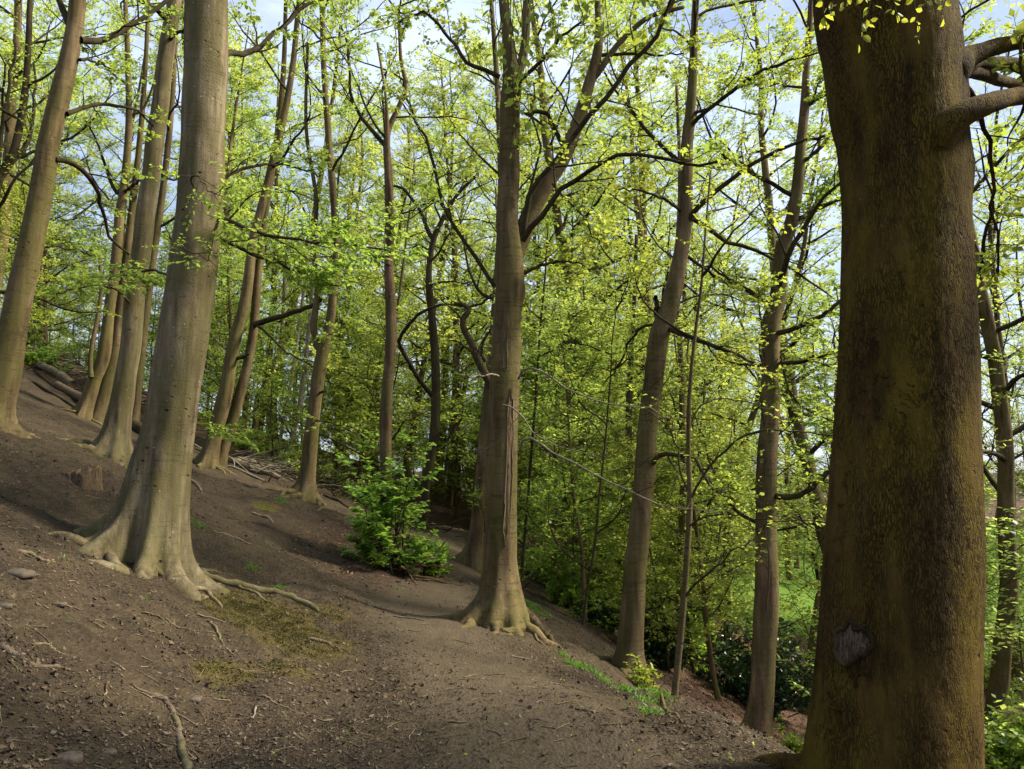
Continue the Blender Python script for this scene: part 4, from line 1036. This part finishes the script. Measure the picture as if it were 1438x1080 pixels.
tall = [wood_tree(101, 19, 0.19, 5, 28, 3.6, M_LEAF_FAR, 0.095, 9, 7, 9, 'beech_tree'), wood_tree(102, 17, 0.15, 3.5, 30, 3.1, M_LEAF_FAR, 0.095, 9, 6, 10, 'beech_tree'),
        wood_tree(103, 22, 0.23, 6, 30, 4.2, M_LEAF_FAR, 0.095, 9, 7, 9, 'beech_tree', wig=0.05), wood_tree(104, 16, 0.13, 4, 26, 2.8, M_LEAF_FAR, 0.09, 8, 6, 9, 'beech_tree', wig=0.06),
        wood_tree(105, 18, 0.14, 5, 24, 3.2, M_LEAF_FAR, 0.085, 9, 7, 3, 'beech_tree', wig=0.05)]
low = [wood_tree(111, 6.5, 0.05, 0.5, 28, 2.1, M_LEAF_FAR, 0.085, 8, 6, 8, 'young_beech', flat=0.9, upd=(0.0, 0.5)), wood_tree(112, 5.0, 0.04, 0.3, 24, 1.8, M_LEAF, 0.075, 7, 6, 8, 'young_beech', flat=0.9, upd=(0.0, 0.5)),
       wood_tree(113, 9.0, 0.07, 0.8, 32, 2.4, M_LEAF_FAR, 0.09, 8, 6, 8, 'young_beech', flat=0.9, upd=(0.0, 0.5)), wood_tree(114, 3.2, 0.03, 0.15, 20, 1.4, M_LEAF, 0.085, 7, 4, 8, 'leafy_shrub', flat=0.7, upd=(0.1, 0.8))]

def copy_tree(root):
    c = root.copy(); COL.objects.link(c)
    for ch in list(root.children):
        d_ = ch.copy(); COL.objects.link(d_); d_.parent = c
    return c

hero_xy = np.array([(o.location.x, o.location.y) for o in scene.objects if o.type == 'EMPTY' and 'label' in o])
used = set()
placed_objs = []
placed = list(map(tuple, hero_xy))
prng = np.random.default_rng(2024)

def stand(proto, x, y, s, rz, label, cat, group, tilt=0.0):
    if proto.name not in used:
        used.add(proto.name); o = proto
    else:
        o = copy_tree(proto)
    o.location = (x, y, h1(x, y) - 0.05)
    o.rotation_euler = (prng.normal() * tilt, prng.normal() * tilt, rz)
    o.scale = (s, s, s)
    tag(o, label, cat, group)
    placed.append((x, y)); placed_objs.append(o)
    return o

MARKS = [(-200, 'left of the leaning edge beech'), (30, 'between the leaning edge beech and the splayed-foot beech'), (165, 'right behind the thickest left trunk'), (262, 'left of the double-stemmed beech'),
         (320, 'between the double-stemmed beech and the forked beech'), (435, 'between the forked beech and the reddish trunk'), (545, 'between the reddish trunk and the curving dark trunk'), (605, 'just left of the wounded beech'),
         (705, 'just right of the wounded beech'), (800, 'left of the crooked-topped beech'), (900, 'between the crooked-topped beech and the sapling'), (970, 'between the sapling and the mottled trunk'), (1080, 'between the mottled and the massive trunk'),
         (1175, 'behind the massive dark trunk'), (1380, 'at the far right edge')]
def where(x, y):
    u = 719 + F * x / y
    return [m for a, m in MARKS if u >= a][-1] if u >= -200 else MARKS[0][1]
scattered = []
def far_word(y):
    for d_, w in ((20, 'nearby '), (27, 'nearer '), (36, 'middle-distance '), (48, 'farther '), (66, 'distant '), (95, 'very distant ')):
        if y < d_: return w
    return 'farthest '

def scatter(n, protos, dmin, dmax, amin, amax, gap, what, cat, group, smin=0.8, smax=1.25, zmin=-50, zmax=50, path_gap=2.0, tilt=0.04):
    k, tries = 0, 0
    while k < n and tries < n * 40:
        tries += 1
        y = math.sqrt(prng.uniform(dmin ** 2, dmax ** 2)); a = math.radians(prng.uniform(amin, amax))
        x = y * math.tan(a)
        if dist_path(np.array([x]), np.array([y]))[0] < path_gap: continue
        if min((x - q[0]) ** 2 + (y - q[1]) ** 2 for q in placed) < gap ** 2: continue
        z = h1(x, y)
        if not (zmin < z < zmax): continue
        # keep the open glade in view between the mottled and the massive trunk
        if 24 < y < 48 and 0.27 < x / y < 0.40 and z < -2.5: continue
        if cat != 'tree' and 12 < y < 24 and 0.26 < x / y < 0.41: continue
        if cat != 'tree' and 24 < y < 48 and 0.58 < x / y < 0.66: continue
        pi = prng.integers(len(protos))
        scattered.append(None)
        adj = (('upright ', 'slim ', 'stout ', 'crooked thin ', 'sparse-leaved ') if protos is tall else ('layered ', 'low ', 'taller ', 'dense '))[pi]
        stand(protos[pi], x, y, prng.uniform(smin, smax), prng.uniform(0, 6.28), far_word(y) + adj + what + ' ' + where(x, y), cat, group, tilt); scattered[-1] = placed_objs[-1]
        k += 1

# beyond the crest, behind the hill slope, round the path's end, over the valley
T_ = dict(smin=0.95, smax=1.35)
scatter(13, tall, 29, 60, -40, -20, 2.4, 'beech trunk', 'tree', 'beeches beyond the hill crest', **T_)
scatter(20, tall, 25, 60, -20, -4, 2.3, 'beech', 'tree', 'beeches behind the left slope', **T_)
scatter(13, tall, 36, 75, -6, 8, 2.6, 'beech', 'tree', 'beeches beyond the end of the path', path_gap=3.5, **T_)
scatter(22, tall, 20, 60, 3, 20, 2.6, 'green-crowned beech', 'tree', 'beeches below the path', **T_)
scatter(18, tall, 50, 85, 16, 40, 4.0, 'meadow-side tree', 'tree', 'trees beyond the meadow', **T_)
scatter(8, tall, 15, 34, 18, 42, 2.8, 'broad valley beech', 'tree', 'beeches in the right valley')
scatter(30, tall, 75, 130, -44, 44, 4.0, 'woodland tree', 'tree', 'far woodland trees', **T_)
scatter(34, low[:3], 23, 50, -36, -4, 1.6, 'young pale-leaved beech', 'sapling', 'young beeches behind the left slope', smax=1.5)
scatter(56, low[:3], 21, 60, -8, 20, 1.5, 'young bright-leaved beech', 'sapling', 'young beeches past the bend', smax=1.6, path_gap=2.8)
scatter(20, low, 14, 26, 3, 18, 1.1, 'leafy young tree', 'sapling', 'young trees on the bank', smin=0.6, smax=1.0)
scatter(16, low[:3], 12, 30, 18, 42, 1.6, 'young spreading beech', 'sapling', 'young beeches in the right valley')
scatter(16, low[3:], 28, 50, -12, 4, 1.5, 'leafy shrub', 'shrub', 'shrubs beyond the bend', smin=1.2, smax=1.8)
scatter(40, low[:3], 60, 110, -44, 44, 2.5, 'low leafy tree', 'sapling', 'low far trees', smin=1.3, smax=2.2)

# ------------------------------------------------------------------ bushes and low plants
def bush(name, label, base, rx, ry, rz, n_stem, leaf, leaf_size, seed, n2=5, n3=4, nl=7, flat=0.5, shape='quad', cat='bush', stems=M_BARK_DARK, group=None, up=0.0, width=0.36, sink=0.1):
    rng = np.random.default_rng(seed)
    base = np.array([base[0], base[1], h1(base[0], base[1])])
    root = empty(name, base, label, cat, group)
    th = rng.random(n_stem) * 2 * math.pi
    el = np.arcsin(rng.uniform(0.02, 1, n_stem))
    D = np.stack([np.cos(th) * np.cos(el) * rx, np.sin(th) * np.cos(el) * ry, np.sin(el) * rz], -1)
    L = np.linalg.norm(D, axis=1) * rng.uniform(0.6, 1.0, n_stem)
    S = rng.normal(size=(n_stem, 3)) * np.array([rx, ry, 0]) * 0.12
    S[:, 2] = -sink
    P1 = grow(rng, S, D + np.array([0, 0, 0.25]), L, 7, 0.12, up); R1 = taper(np.full(n_stem, 0.014), 7, 0.25)
    s, d, l, r = branch_off(rng, P1, R1, n2, 0.25, 1, 0.8, 0.4, flat=flat, lmin=0.12)
    P2 = grow(rng, s, d, l, 4, 0.16, 0.02); R2 = taper(np.full(len(s), 0.005), 4, 0.4)
    s, d, l, r = branch_off(rng, P2, R2, n3, 0.2, 1, 0.8, 0.55, flat=flat, lmin=0.07)
    P3 = grow(rng, s, d, l, 3, 0.15, 0.0); R3 = taper(np.full(len(s), 0.003), 3, 0.5)
    v, f = join([tubes(P1, R1, 6), tubes(P2, R2, 3), tubes(P3, R3, 3)])
    tag(make_mesh('stems', v, f, stems, root), kind='stuff')
    v, f = join([leaf_mesh(rng, P3, nl, leaf_size, flat=flat, shape=shape, width=width), leaf_mesh(rng, P2, nl // 2 + 1, leaf_size, flat=flat, shape=shape, t0=0.3, width=width)])
    tag(make_mesh('foliage', v, f, leaf, root, smooth=False), kind='stuff')
    return root

def g(u, v):
    p = hit(u, v)
    return p[0], p[1]

bush('leafy_bush', 'bright green leafy bush round the foot of the reddish trunk at the path side', at(546, 785, 13.3)[:2], 0.90, 0.8, 2.6, 30, M_LEAF_DEEP, 0.095, 301, 5, 4, 6, 0.88, 'leaf', width=0.42)
p = at(603, 760, 14.0); bush('leafy_bush', 'smaller darker shrub right behind the bright bush beside the path', p[:2], 0.45, 0.45, 0.9, 14, M_LEAF_DEEP, 0.07, 302, 5, 4, 6, 0.6, 'leaf')
p = at(1065, 985, 17); bush('evergreen_bush', 'big rounded dark evergreen bush behind the orange-brown trunk in the hollow', p[:2], 1.55, 1.2, 2.1, 60, M_EVER, 0.085, 303, 6, 5, 7, 0.3, width=0.26)
p = at(925, 940, 15); bush('evergreen_bush', 'dark evergreen bush beside the foot of the bank beech', p[:2], 0.8, 0.8, 1.5, 32, M_EVER, 0.08, 304, 6, 4, 7, 0.3, width=0.26)
p = at(985, 930, 19); bush('evergreen_bush', 'mid-green loose bush left of the big dark evergreen', p[:2], 0.9, 0.9, 1.7, 26, M_LEAF_DEEP, 0.08, 305, 6, 4, 6, 0.5)
p = at(1410, 1010, 15); bush('leafy_bush', 'leafy bush at the lower right edge beyond the massive trunk', p[:2], 1.3, 1.2, 2.0, 40, M_LEAF_DEEP, 0.09, 306, 6, 4, 6, 0.6)
p = at(1430, 900, 24); bush('leafy_bush', 'pale green bush at the right edge before the meadow', p[:2], 1.6, 1.4, 2.2, 36, M_LEAF, 0.09, 307, 6, 4, 6, 0.6)
p = at(1090, 1066, 9.6); bush('low_plant', 'small glossy-leaved plant at the foot of the orange-brown trunk', p[:2], 0.3, 0.3, 0.38, 14, M_LEAF_DEEP, 0.07, 308, 4, 2, 4, 0.6, 'leaf', 'plant')
p = at(1120, 1040, 12); bush('leafy_bush', 'yellow-green leafy shoot between the orange-brown trunk and the massive trunk', p[:2], 0.35, 0.35, 0.75, 12, M_LEAF, 0.06, 309, 4, 3, 5, 0.8, 'leaf')
p = at(905, 925, 9.8); bush('leafy_bush', 'bright yellow-green sprig in front of the bank beech', p[:2], 0.30, 0.25, 0.75, 7, M_LEAF_GOLD, 0.05, 310, 4, 3, 5, 0.9, 'leaf')
p = at(38, 540, 23.5); bush('fern_patch', 'patch of bright ferns on the upper left slope behind the leaning beech', p[:2], 1.1, 1.0, 0.6, 30, M_LEAF_DEEP, 0.08, 311, 6, 3, 6, 0.8, cat='ferns')
for k, (u, v, d, r) in enumerate([(800, 850, 17, 0.7), (845, 880, 16, 0.7), (770, 830, 20, 0.9), (860, 830, 22, 1.1), (910, 860, 22, 1.1), (965, 900, 25, 1.1)]):
    p = at(u, v, d)
    bush('evergreen_bush', 'dark low bush ' + where(*p[:2]), p[:2], r, r, r * 1.25, 26, M_EVER if k % 2 else M_LEAF_DEEP, 0.08, 320 + k, 5, 4, 6, 0.5, group='dark low bushes right of the path')
for k, (u, v, d, r) in enumerate([(470, 705, 24, 0.8), (500, 720, 26, 0.9), (400, 650, 26, 1.0), (350, 625, 27, 1.0), (440, 680, 28, 1.2), (300, 590, 30, 1.3), (560, 735, 30, 0.9)]):
    p = at(u, v, d)
    bush('bramble_bush', 'tangled pale undergrowth ' + where(*p[:2]), p[:2], r, r, r, 24, M_LEAF_FAR, 0.08, 340 + k, 5, 4, 5, 0.5, group='undergrowth behind the left slope')
for k, (u, v, d, r) in enumerate([(30, 470, 31, 1.3), (80, 490, 32, 1.3), (120, 500, 31, 1.2), (150, 530, 30, 1.0)]):
    p = at(u, v, d)
    bush('bramble_bush', 'low bramble tangle on the crest, ' + where(*p[:2]), p[:2], r, r, r * 0.8, 24, M_LEAF_FAR, 0.07, 360 + k, 5, 4, 3, 0.5, group='brambles on the crest')

# ------------------------------------------------------------------ fallen wood, stump, stones
def log(label, pts, d, mat, name='fallen_log', seed=1, sides=14, cat='log', follow=True, lump=0.10):
    """pts: (u, v, width px); lies on the ground"""
    rng = np.random.default_rng(seed)
    P, r = px_line(pts, d[0], d[1], 30)
    if follow:
        P[:, 2] = np.convolve(np.pad(hgt(P[:, 0], P[:, 1]), 3, mode='edge'), np.ones(7) / 7, 'valid') + r * 0.75
    base = np.array([P[0, 0], P[0, 1], h1(P[0, 0], P[0, 1])])
    v, f = tubes(P[None], r[None], sides)
    n = norm(v - P.repeat(sides, 0))
    v = v + n * (fbm(v * 7, seed, 3) * lump * r.mean())[:, None]
    root = empty(name, base, label, cat)
    make_mesh('bark', v - base, f, mat, root)
    for k in (0, len(P) - 1):
        ring = v[k * sides:(k + 1) * sides]
        c = ring.mean(0) + (P[0] - P[-1]) / np.linalg.norm(P[0] - P[-1]) * (-0.04 if k == 0 else 0.04)
        vv = np.vstack([ring, c])
        ff = np.stack([np.arange(sides), (np.arange(sides) + 1) % sides, np.full(sides, sides)], -1)
        make_mesh('cut_end', vv - base, [ff], M_WOUND, root)
    return root
log('long pale fallen trunk with light patches on the upper left slope', [(55, 512, 9), (80, 524, 11), (102, 540, 13)], (23, 22), M_LOG, seed=1, follow=False)
log('second fallen trunk, orange at its broken end, below the first on the upper left slope', [(80, 540, 10), (100, 551, 11), (120, 562, 14)], (21.6, 21), M_ROT, seed=2, follow=False)
log('dark rotten log lying across the slope edge in front of the pale fallen trunks', [(45, 545, 5), (68, 553, 6), (90, 560, 5), (108, 570, 5)], (20.5, 20), M_BARK_DARK, seed=3)
log('dark hollow log between the splayed-foot tree and the thickest left trunk', [(188, 588, 14), (200, 594, 15), (214, 600, 14)], (21, 20), M_BARK_DARK, seed=4)
log('long split fallen trunk in the brushwood right of the double-stemmed beech', [(312, 645, 9), (335, 652, 11), (360, 661, 11), (394, 672, 7)], (20, 19.5), M_LOG, seed=5)
log('thin bleached pole lying beside the split fallen trunk', [(318, 655, 3), (345, 664, 3), (372, 672, 2.5)], (19, 18.5), M_TWIG_PALE, seed=6)
log('thin broken bough lying beyond the forked beech', [(455, 690, 4), (475, 700, 4), (490, 706, 3)], (19.5, 19), M_BARK_DARK, seed=8)

def brush(label, c, r, n, seed, mat):
    rng = np.random.default_rng(seed)
    x = c[0] + rng.normal(size=n) * r; y = c[1] + rng.normal(size=n) * r * 0.6
    S = np.stack([x, y, hgt(x, y) + rng.random(n) * 0.22], -1)
    a = rng.normal(size=n) * 0.8 + 0.3
    D = np.stack([np.cos(a), np.sin(a), rng.normal(size=n) * 0.22 - 0.1], -1)
    P = grow(rng, S, D, rng.uniform(0.4, 1.4, n), 5, 0.18, 0)
    base = np.array([c[0], c[1], h1(*c[:2])])
    v, f = tubes(P, taper(rng.uniform(0.008, 0.028, n), 5, 0.4), 5)
    o = make_mesh('brushwood', v - base, f, mat)
    o.location = base
    return tag(o, label, 'brushwood', kind='stuff')
p = at(350, 662, 20); brush('heap of bleached brushwood beside the double-stemmed beech', p, 0.7, 60, 1, M_TWIG_PALE)
p = at(385, 670, 21); brush('scatter of broken sticks at the far edge of the slope', p, 0.9, 45, 2, M_LOG)
p = at(90, 520, 25); brush('tangle of dead sticks on the upper left slope', p, 2.0, 220, 3, M_LOG)
p = at(470, 690, 21); brush('dead twigs in the undergrowth beyond the forked beech', p, 1.3, 140, 4, M_BARK_DARK)
p = at(860, 850, 20); brush('fallen branches in the dark understorey below the path', p, 1.6, 120, 5, M_LOG)
p = at(555, 815, 13); brush('root snags and litter under the bright leafy bush', p, 0.15, 18, 6, M_BARK_RED)

# broken stump on the slope
def stump(u, v, d, label, r=0.15, h=0.26):
    p = hit(u, v)
    base = np.array([p[0], p[1], h1(p[0], p[1])])
    rng = np.random.default_rng(8)
    sides, K = 30, 12
    a = np.arange(sides) / sides * 2 * math.pi
    topz = h * (0.62 + 0.25 * np.cos(a - 0.7) + 0.13 * np.cos(3 * a)) * (0.8 + 0.35 * rng.random(sides))
    vs = []
    for k in range(K):
        t = k / (K - 1)
        rr = r * (1.7 - 0.75 * t ** 0.5) * (1 + 0.10 * np.cos(5 * a) + 0.05 * rng.normal(size=sides))
        vs.append(np.stack([np.cos(a) * rr, np.sin(a) * rr, -0.30 + (topz + 0.30) * t], -1))
    inner = vs[-1] * np.array([0.7, 0.7, 0.6]); vs.append(inner)
    vs.append(inner * np.array([0.1, 0.1, 0.5]))
    V = np.vstack(vs); K += 2
    i, j = np.meshgrid(np.arange(K - 1), np.arange(sides), indexing='ij'); j2 = (j + 1) % sides
    q = np.stack([i * sides + j, i * sides + j2, (i + 1) * sides + j2, (i + 1) * sides + j], -1).reshape(-1, 4)
    o = make_mesh('tree_stump', V, [q], M_ROT)
    o.location = base
    return tag(o, label, 'stump')
stump(121, 678, 0, 'low jagged rotten stump on the slope between the splayed-foot tree and the picture edge')
stump(100, 670, 0, 'smaller crumbling stump remnant just left of the jagged stump', 0.10, 0.10)

def stone(u, v, w, hh, label, seed, mat=None):
    rng = np.random.default_rng(seed)
    p = hit(u, v)
    r = px(w, v, p[1]) / 2
    n, m = 16, 9
    vs = []
    for k in range(m + 1):
        e = -math.pi / 2 + math.pi * k / m
        for t in range(n):
            a = t / n * 2 * math.pi
            s = lambda c: math.copysign(abs(c) ** 0.6, c)
            vs.append((s(math.cos(a)) * s(math.cos(e)), 0.7 * s(math.sin(a)) * s(math.cos(e)), s(math.sin(e)) * hh))
    V = np.array(vs) * r
    V += norm(V) * (fbm(V / r * 1.1 + seed, seed, 3) * 0.30 * r)[:, None] * np.array([1, 1, 0.5])
    ca = rng.random() * 0.6 - 0.3
    V = V @ np.array([[math.cos(ca), math.sin(ca), 0], [-math.sin(ca), math.cos(ca), 0], [0, 0, 1]])
    i, j = np.meshgrid(np.arange(m), np.arange(n), indexing='ij'); j2 = (j + 1) % n
    q = np.stack([i * n + j, i * n + j2, (i + 1) * n + j2, (i + 1) * n + j], -1).reshape(-1, 4)
    o = make_mesh('stone', V, [q], mat or M_STONE)
    o.location = (p[0], p[1], h1(p[0], p[1]) - r * hh * 0.25)
    return tag(o, label, 'stone')
stone(95, 1066, 44, 0.35, 'rounded half-buried stone at the bottom left', 1)
stone(148, 1056, 27, 0.35, 'flat blocky stone just right of the rounded half-buried one', 2)
stone(28, 808, 46, 0.28, 'long flat stone at the left edge level with the thick trunk foot', 3)
stone(80, 850, 24, 0.3, 'grey stone flush with the slope left of the long moss-edged root', 4)
stone(272, 985, 26, 0.3, 'brown stone below the small moss patch', 5)
stone(5, 852, 22, 0.4, 'small stone cut by the left edge of the picture', 6)

# exposed roots crossing the slope
def ground_root(label, pts, w0, w1, seed, mat=M_LOG, name='exposed_root', cat='root'):
    rng = np.random.default_rng(seed)
    Q = np.array([hit(u, v) for u, v in pts])
    S = smooth_path(Q, 30)
    n = len(S); t = np.linspace(0, 1, n)
    r = np.array([0.5 * px(w0 + (w1 - w0) * a, 900, b) for a, b in zip(t, S[:, 1])]) * (1 + 0.14 * rng.normal(size=n)) * np.clip((1.02 - t) * 10, 0, 1) * np.clip((t + 0.02) * 10, 0, 1)
    S[:, 2] = hgt(S[:, 0], S[:, 1]) + r * (0.35 + 0.25 * np.sin(t * 9 + seed))
    S[:, :2] += rng.normal(size=(n, 2)) * 0.004
    base = np.array([S[0, 0], S[0, 1], h1(S[0, 0], S[0, 1])])
    v, f = tubes(S[None], r[None], 8)
    o = make_mesh(name, v - base, f, mat)
    o.location = base
    return tag(o, label, cat)
ground_root('smooth grey root snaking in from the left edge', [(-5, 905), (15, 920), (40, 934), (70, 940), (104, 943)], 10, 4, 1)
ground_root('long root curving down to the bottom edge in the left foreground', [(185, 965), (210, 978), (234, 990), (248, 1015), (252, 1040), (258, 1065), (268, 1085)], 7, 12, 2)
ground_root('short forked root above the snaking grey root', [(45, 906), (65, 908), (82, 918), (98, 925)], 6, 2, 3)
ground_root('flat root bulging from the slope near the left edge', [(22, 776), (42, 780), (60, 788), (80, 792)], 7, 3, 4)
ground_root('curved root beside the small moss patch', [(285, 870), (302, 882), (310, 900), (322, 915), (332, 925)], 5, 3, 5)
ground_root('thin root on the slope right of the small moss patch', [(360, 977), (385, 988), (410, 998), (450, 1010)], 3, 2, 6)
ground_root('pale twig-like root crossing the slope above the moss', [(432, 898), (460, 905), (482, 918)], 6, 2, 7)
ground_root('thin pale root above the moss bank', [(295, 745), (330, 756), (355, 765)], 3, 2, 8)
ground_root('curved root in the middle of the far slope', [(352, 722), (368, 726), (384, 736)], 5, 3, 9)
ground_root('arching snag on the slope right of the thick trunk', [(262, 672), (275, 680), (284, 692)], 6, 4, 10)

# sticks one can tell apart
srng = np.random.default_rng(5)
for k, (u, v, L, a, lab) in enumerate([(150, 975, 30, -60, 'short curved stick lying in the left foreground'), (265, 1015, 34, 10, 'straight brown stick near the curving root'), (300, 870, 45, 5, 'thin bleached stick across the litter below the creeping roots'),
        (575, 870, 44, -8, 'stick lying at the left edge of the path near the bend'), (640, 1015, 30, 12, 'short twig in the middle of the path'), (360, 1010, 30, -65, 'small dark stick below the thin root'),
        (500, 1030, 26, -50, 'stubby twig at the lower left of the path'), (825, 1000, 34, -15, 'twig on the right half of the path'), (890, 925, 30, 5, 'twig by the grassy path edge'), (100, 855, 26, 50, 'forked twig on the slope left of the thick trunk'),
        (215, 870, 28, 20, 'small twig below the mossy buttress'), (730, 925, 24, 10, 'light twig beside the wounded beech roots')]):
    p0 = np.array(hit(u, v)); rr = px(L, v, p0[1]) / 2
    a = math.radians(a)
    t = np.linspace(-1, 1, 8)
    x = p0[0] + t * rr * math.cos(a) + np.cumsum(srng.normal(size=8)) * 0.006; y = p0[1] + t * rr * math.sin(a) * 1.5 + np.cumsum(srng.normal(size=8)) * 0.006
    S = np.stack([x, y, hgt(x, y) + 0.008], -1)
    base = np.array([p0[0], p0[1], h1(p0[0], p0[1])])
    v_, f_ = tubes(S[None], np.linspace(0.008, 0.004, 8)[None], 6)
    o = make_mesh('stick', v_ - base, f_, M_TWIG_PALE if k % 3 == 2 else M_LOG)
    o.location = base
    tag(o, lab, 'stick', 'sticks on the ground')

# ------------------------------------------------------------------ litter, moss tufts, grass
def frustum_points(rng, n, d0, d1, power=1.0, amax=36):
    d = d0 * (d1 / d0) ** (rng.random(n) ** power)
    a = np.radians(rng.uniform(-amax, amax, n))
    return d * np.tan(a), d

def flakes(name, x, y, size, mat, seed, lift=0.004, tilt=0.35, elong=(0.3, 0.9)):
    rng = np.random.default_rng(seed)
    n = len(x)
    e = 0.03
    z = hgt(x, y)
    nx = -(hgt(x + e, y) - z) / e; ny = -(hgt(x, y + e) - z) / e
    N = norm(np.stack([nx, ny, np.ones(n)], -1) + rng.normal(size=(n, 3)) * tilt)
    A = norm(np.cross(N, rng.normal(size=(n, 3)))); B = np.cross(N, A)
    s = size[:, None]; w = rng.uniform(*elong, n)[:, None]
    c = np.stack([x, y, z + lift + size * 0.12], -1)
    V = np.stack([c - A * s * 0.5, c - B * s * 0.5 * w - N * s * 0.08, c + A * s * 0.5 + N * s * 0.12, c + B * s * 0.5 * w], 1).reshape(-1, 3)
    q = np.arange(n)[:, None] * 4 + np.arange(4)[None]
    return make_mesh(name, V, [q], mat, smooth=False)

lr = np.random.default_rng(9)
x, y = frustum_points(lr, 260000, 3.2, 18, 1.0)
dp = dist_path(x, y)
keep = lr.random(len(x)) < np.clip(0.22 + (dp - 0.35) * 0.9, 0.16, 1) * np.clip(0.75 + 0.6 * fbm(np.stack([x, y, 0 * x], -1) * 1.3, 4, 3), 0.15, 1)
keep &= ~((x > 1.3) & (y > 8))
x, y = x[keep], y[keep]
size = lr.gamma(2.2, 0.0052, len(x)) + 0.006
o = flakes('leaf_litter', x, y, np.minimum(size, 0.048), M_LITTER, 10, elong=(0.14, 0.6))
tag(o, 'brown bits of dead leaf and bark strewn over the slope', 'leaf litter', kind='stuff')
x, y = frustum_points(lr, 26000, 8, 34, 0.9)
zz = hgt(x, y)
mk = masks(x, y, zz)
keep = lr.random(len(x)) < mk[3] * 1.0
o = flakes('fallen_leaves', x[keep], y[keep], lr.uniform(0.04, 0.085, keep.sum()), M_LITTER_RED, 12, elong=(0.5, 0.8))
tag(o, 'reddish fallen beech leaves on the bank below the path', 'fallen leaves', kind='stuff')
x, y = frustum_points(lr, 30000, 3.4, 22, 0.9)
drift = fbm(np.stack([x, y, 0 * x], -1) * 1.1, 44, 4)
dp = dist_path(x, y)
keep = (lr.random(len(x)) < np.clip(drift * 1.6 + 0.15, 0.02, 0.8)) & (lr.random(len(x)) < np.clip(0.12 + dp * 0.6, 0, 1))
o = flakes('dead_leaves', x[keep], y[keep], lr.uniform(0.022, 0.052, keep.sum()), M_DEADLEAF, 13, elong=(0.45, 0.75), tilt=0.5)
tag(o, 'whole brown dead leaves drifted over the slope', 'dead leaves', kind='stuff')
# thin sticks too many to tell apart
n = 1100
x, y = frustum_points(lr, n, 3.6, 16)
S = np.stack([x, y, hgt(x, y) + 0.006], -1); a = lr.random(n) * 6.28
D = np.stack([np.cos(a), np.sin(a), 0 * a], -1)
P = grow(lr, S, D, lr.uniform(0.05, 0.24, n), 4, 0.22, 0)
P[:, :, 2] = hgt(P[:, :, 0], P[:, :, 1]) + 0.006
v, f = tubes(P, taper(lr.uniform(0.0018, 0.005, n), 4, 0.5), 4)
tag(make_mesh('twig_litter', v, f, M_LOG), 'fine dead twigs scattered over the woodland floor', 'twigs', kind='stuff')

def tufts(name, label, centres, n, h, mat, seed, cat, width=0.003, cushions=False):
    rng = np.random.default_rng(seed)
    X = []
    for (c, r) in centres:
        m = int(n * r * r)
        q = rng.normal(size=(m, 2)) * r * 0.45
        if cushions:
            cc = rng.normal(size=(max(6, m // 160), 2)) * r * 0.5
            q = np.where(rng.random((m, 1)) < 0.7, cc[rng.integers(len(cc), size=m)] + rng.normal(size=(m, 2)) * 0.022, q)
        X.append(np.stack([c[0] + q[:, 0], c[1] + q[:, 1]], -1))
    X = np.vstack(X); m = len(X)
    z = hgt(X[:, 0], X[:, 1])
    S = np.column_stack([X, z - 0.003])
    D = norm(np.column_stack([rng.normal(size=(m, 2)) * 0.5, np.ones(m)]))
    H = (h * rng.uniform(0.4, 1.3, m))[:, None]
    B = norm(np.cross(D, rng.normal(size=(m, 3))))
    tip = S + D * H + np.column_stack([rng.normal(size=(m, 2)) * 0.4, -0.15 * np.ones(m)]) * H
    w = width * (0.6 + rng.random((m, 1)))
    V = np.stack([S - B * w, S + B * w, (S + tip) / 2 + D * H * 0.12 + B * w * 0.7, tip], 1).reshape(-1, 3)
    q = np.arange(m)[:, None] * 4 + np.arange(4)[None]
    return tag(make_mesh(name, V, [q], mat, smooth=False), label, cat, kind='stuff')
tufts('moss', 'yellow-green moss spreading below the roots of the thick left trunk', moss_spots[:7] + [(hit(172, 775), 0.16)], 36000, 0.015, M_MOSS, 21, 'moss', 0.0028, cushions=True)
grass_c = [(hit(u, v), r) for u, v, r in [(800, 930, 0.10), (815, 938, 0.12), (835, 945, 0.10), (850, 955, 0.10), (880, 968, 0.12), (905, 985, 0.13), (790, 920, 0.08), (395, 705, 0.16), (275, 738, 0.13), (355, 798, 0.10), (395, 826, 0.09), (90, 785, 0.03), (205, 842, 0.03),
            (915, 1000, 0.12), (925, 975, 0.14), (745, 850, 0.2), (760, 862, 0.18), (370, 715, 0.13), (560, 828, 0.08)]]
tufts('grass', 'small tufts of fresh grass along the path edge and on the slope', grass_c, 9000, 0.055, M_GRASS, 22, 'grass')
# seedlings and fallen green sprigs
x, y = frustum_points(lr, 160, 3.8, 12)
flk = flakes('green_sprigs', x, y, lr.uniform(0.012, 0.04, len(x)), M_LEAF, 31, lift=0.012)
tag(flk, 'scattered fallen green leaves and bud scales on the ground', 'green leaves', kind='stuff')

# look-alikes told apart by their order from left to right
by_label = {}
for o in [q for q in scene.objects if q.parent is None and 'group' in q and 'label' in q and q.get('kind') != 'stuff']:
    by_label.setdefault(o['label'], []).append(o)
for lab, os_ in by_label.items():
    n = len(os_)
    if n < 2 or n > 7: continue
    os_.sort(key=lambda o: o.location.x / max(o.location.y, 0.1))
    order = ['leftmost'] + ['second', 'third', 'fourth', 'fifth', 'sixth'][:n - 2] + ['rightmost']
    for o, w in zip(os_, order): o['label'] = w + ' ' + lab
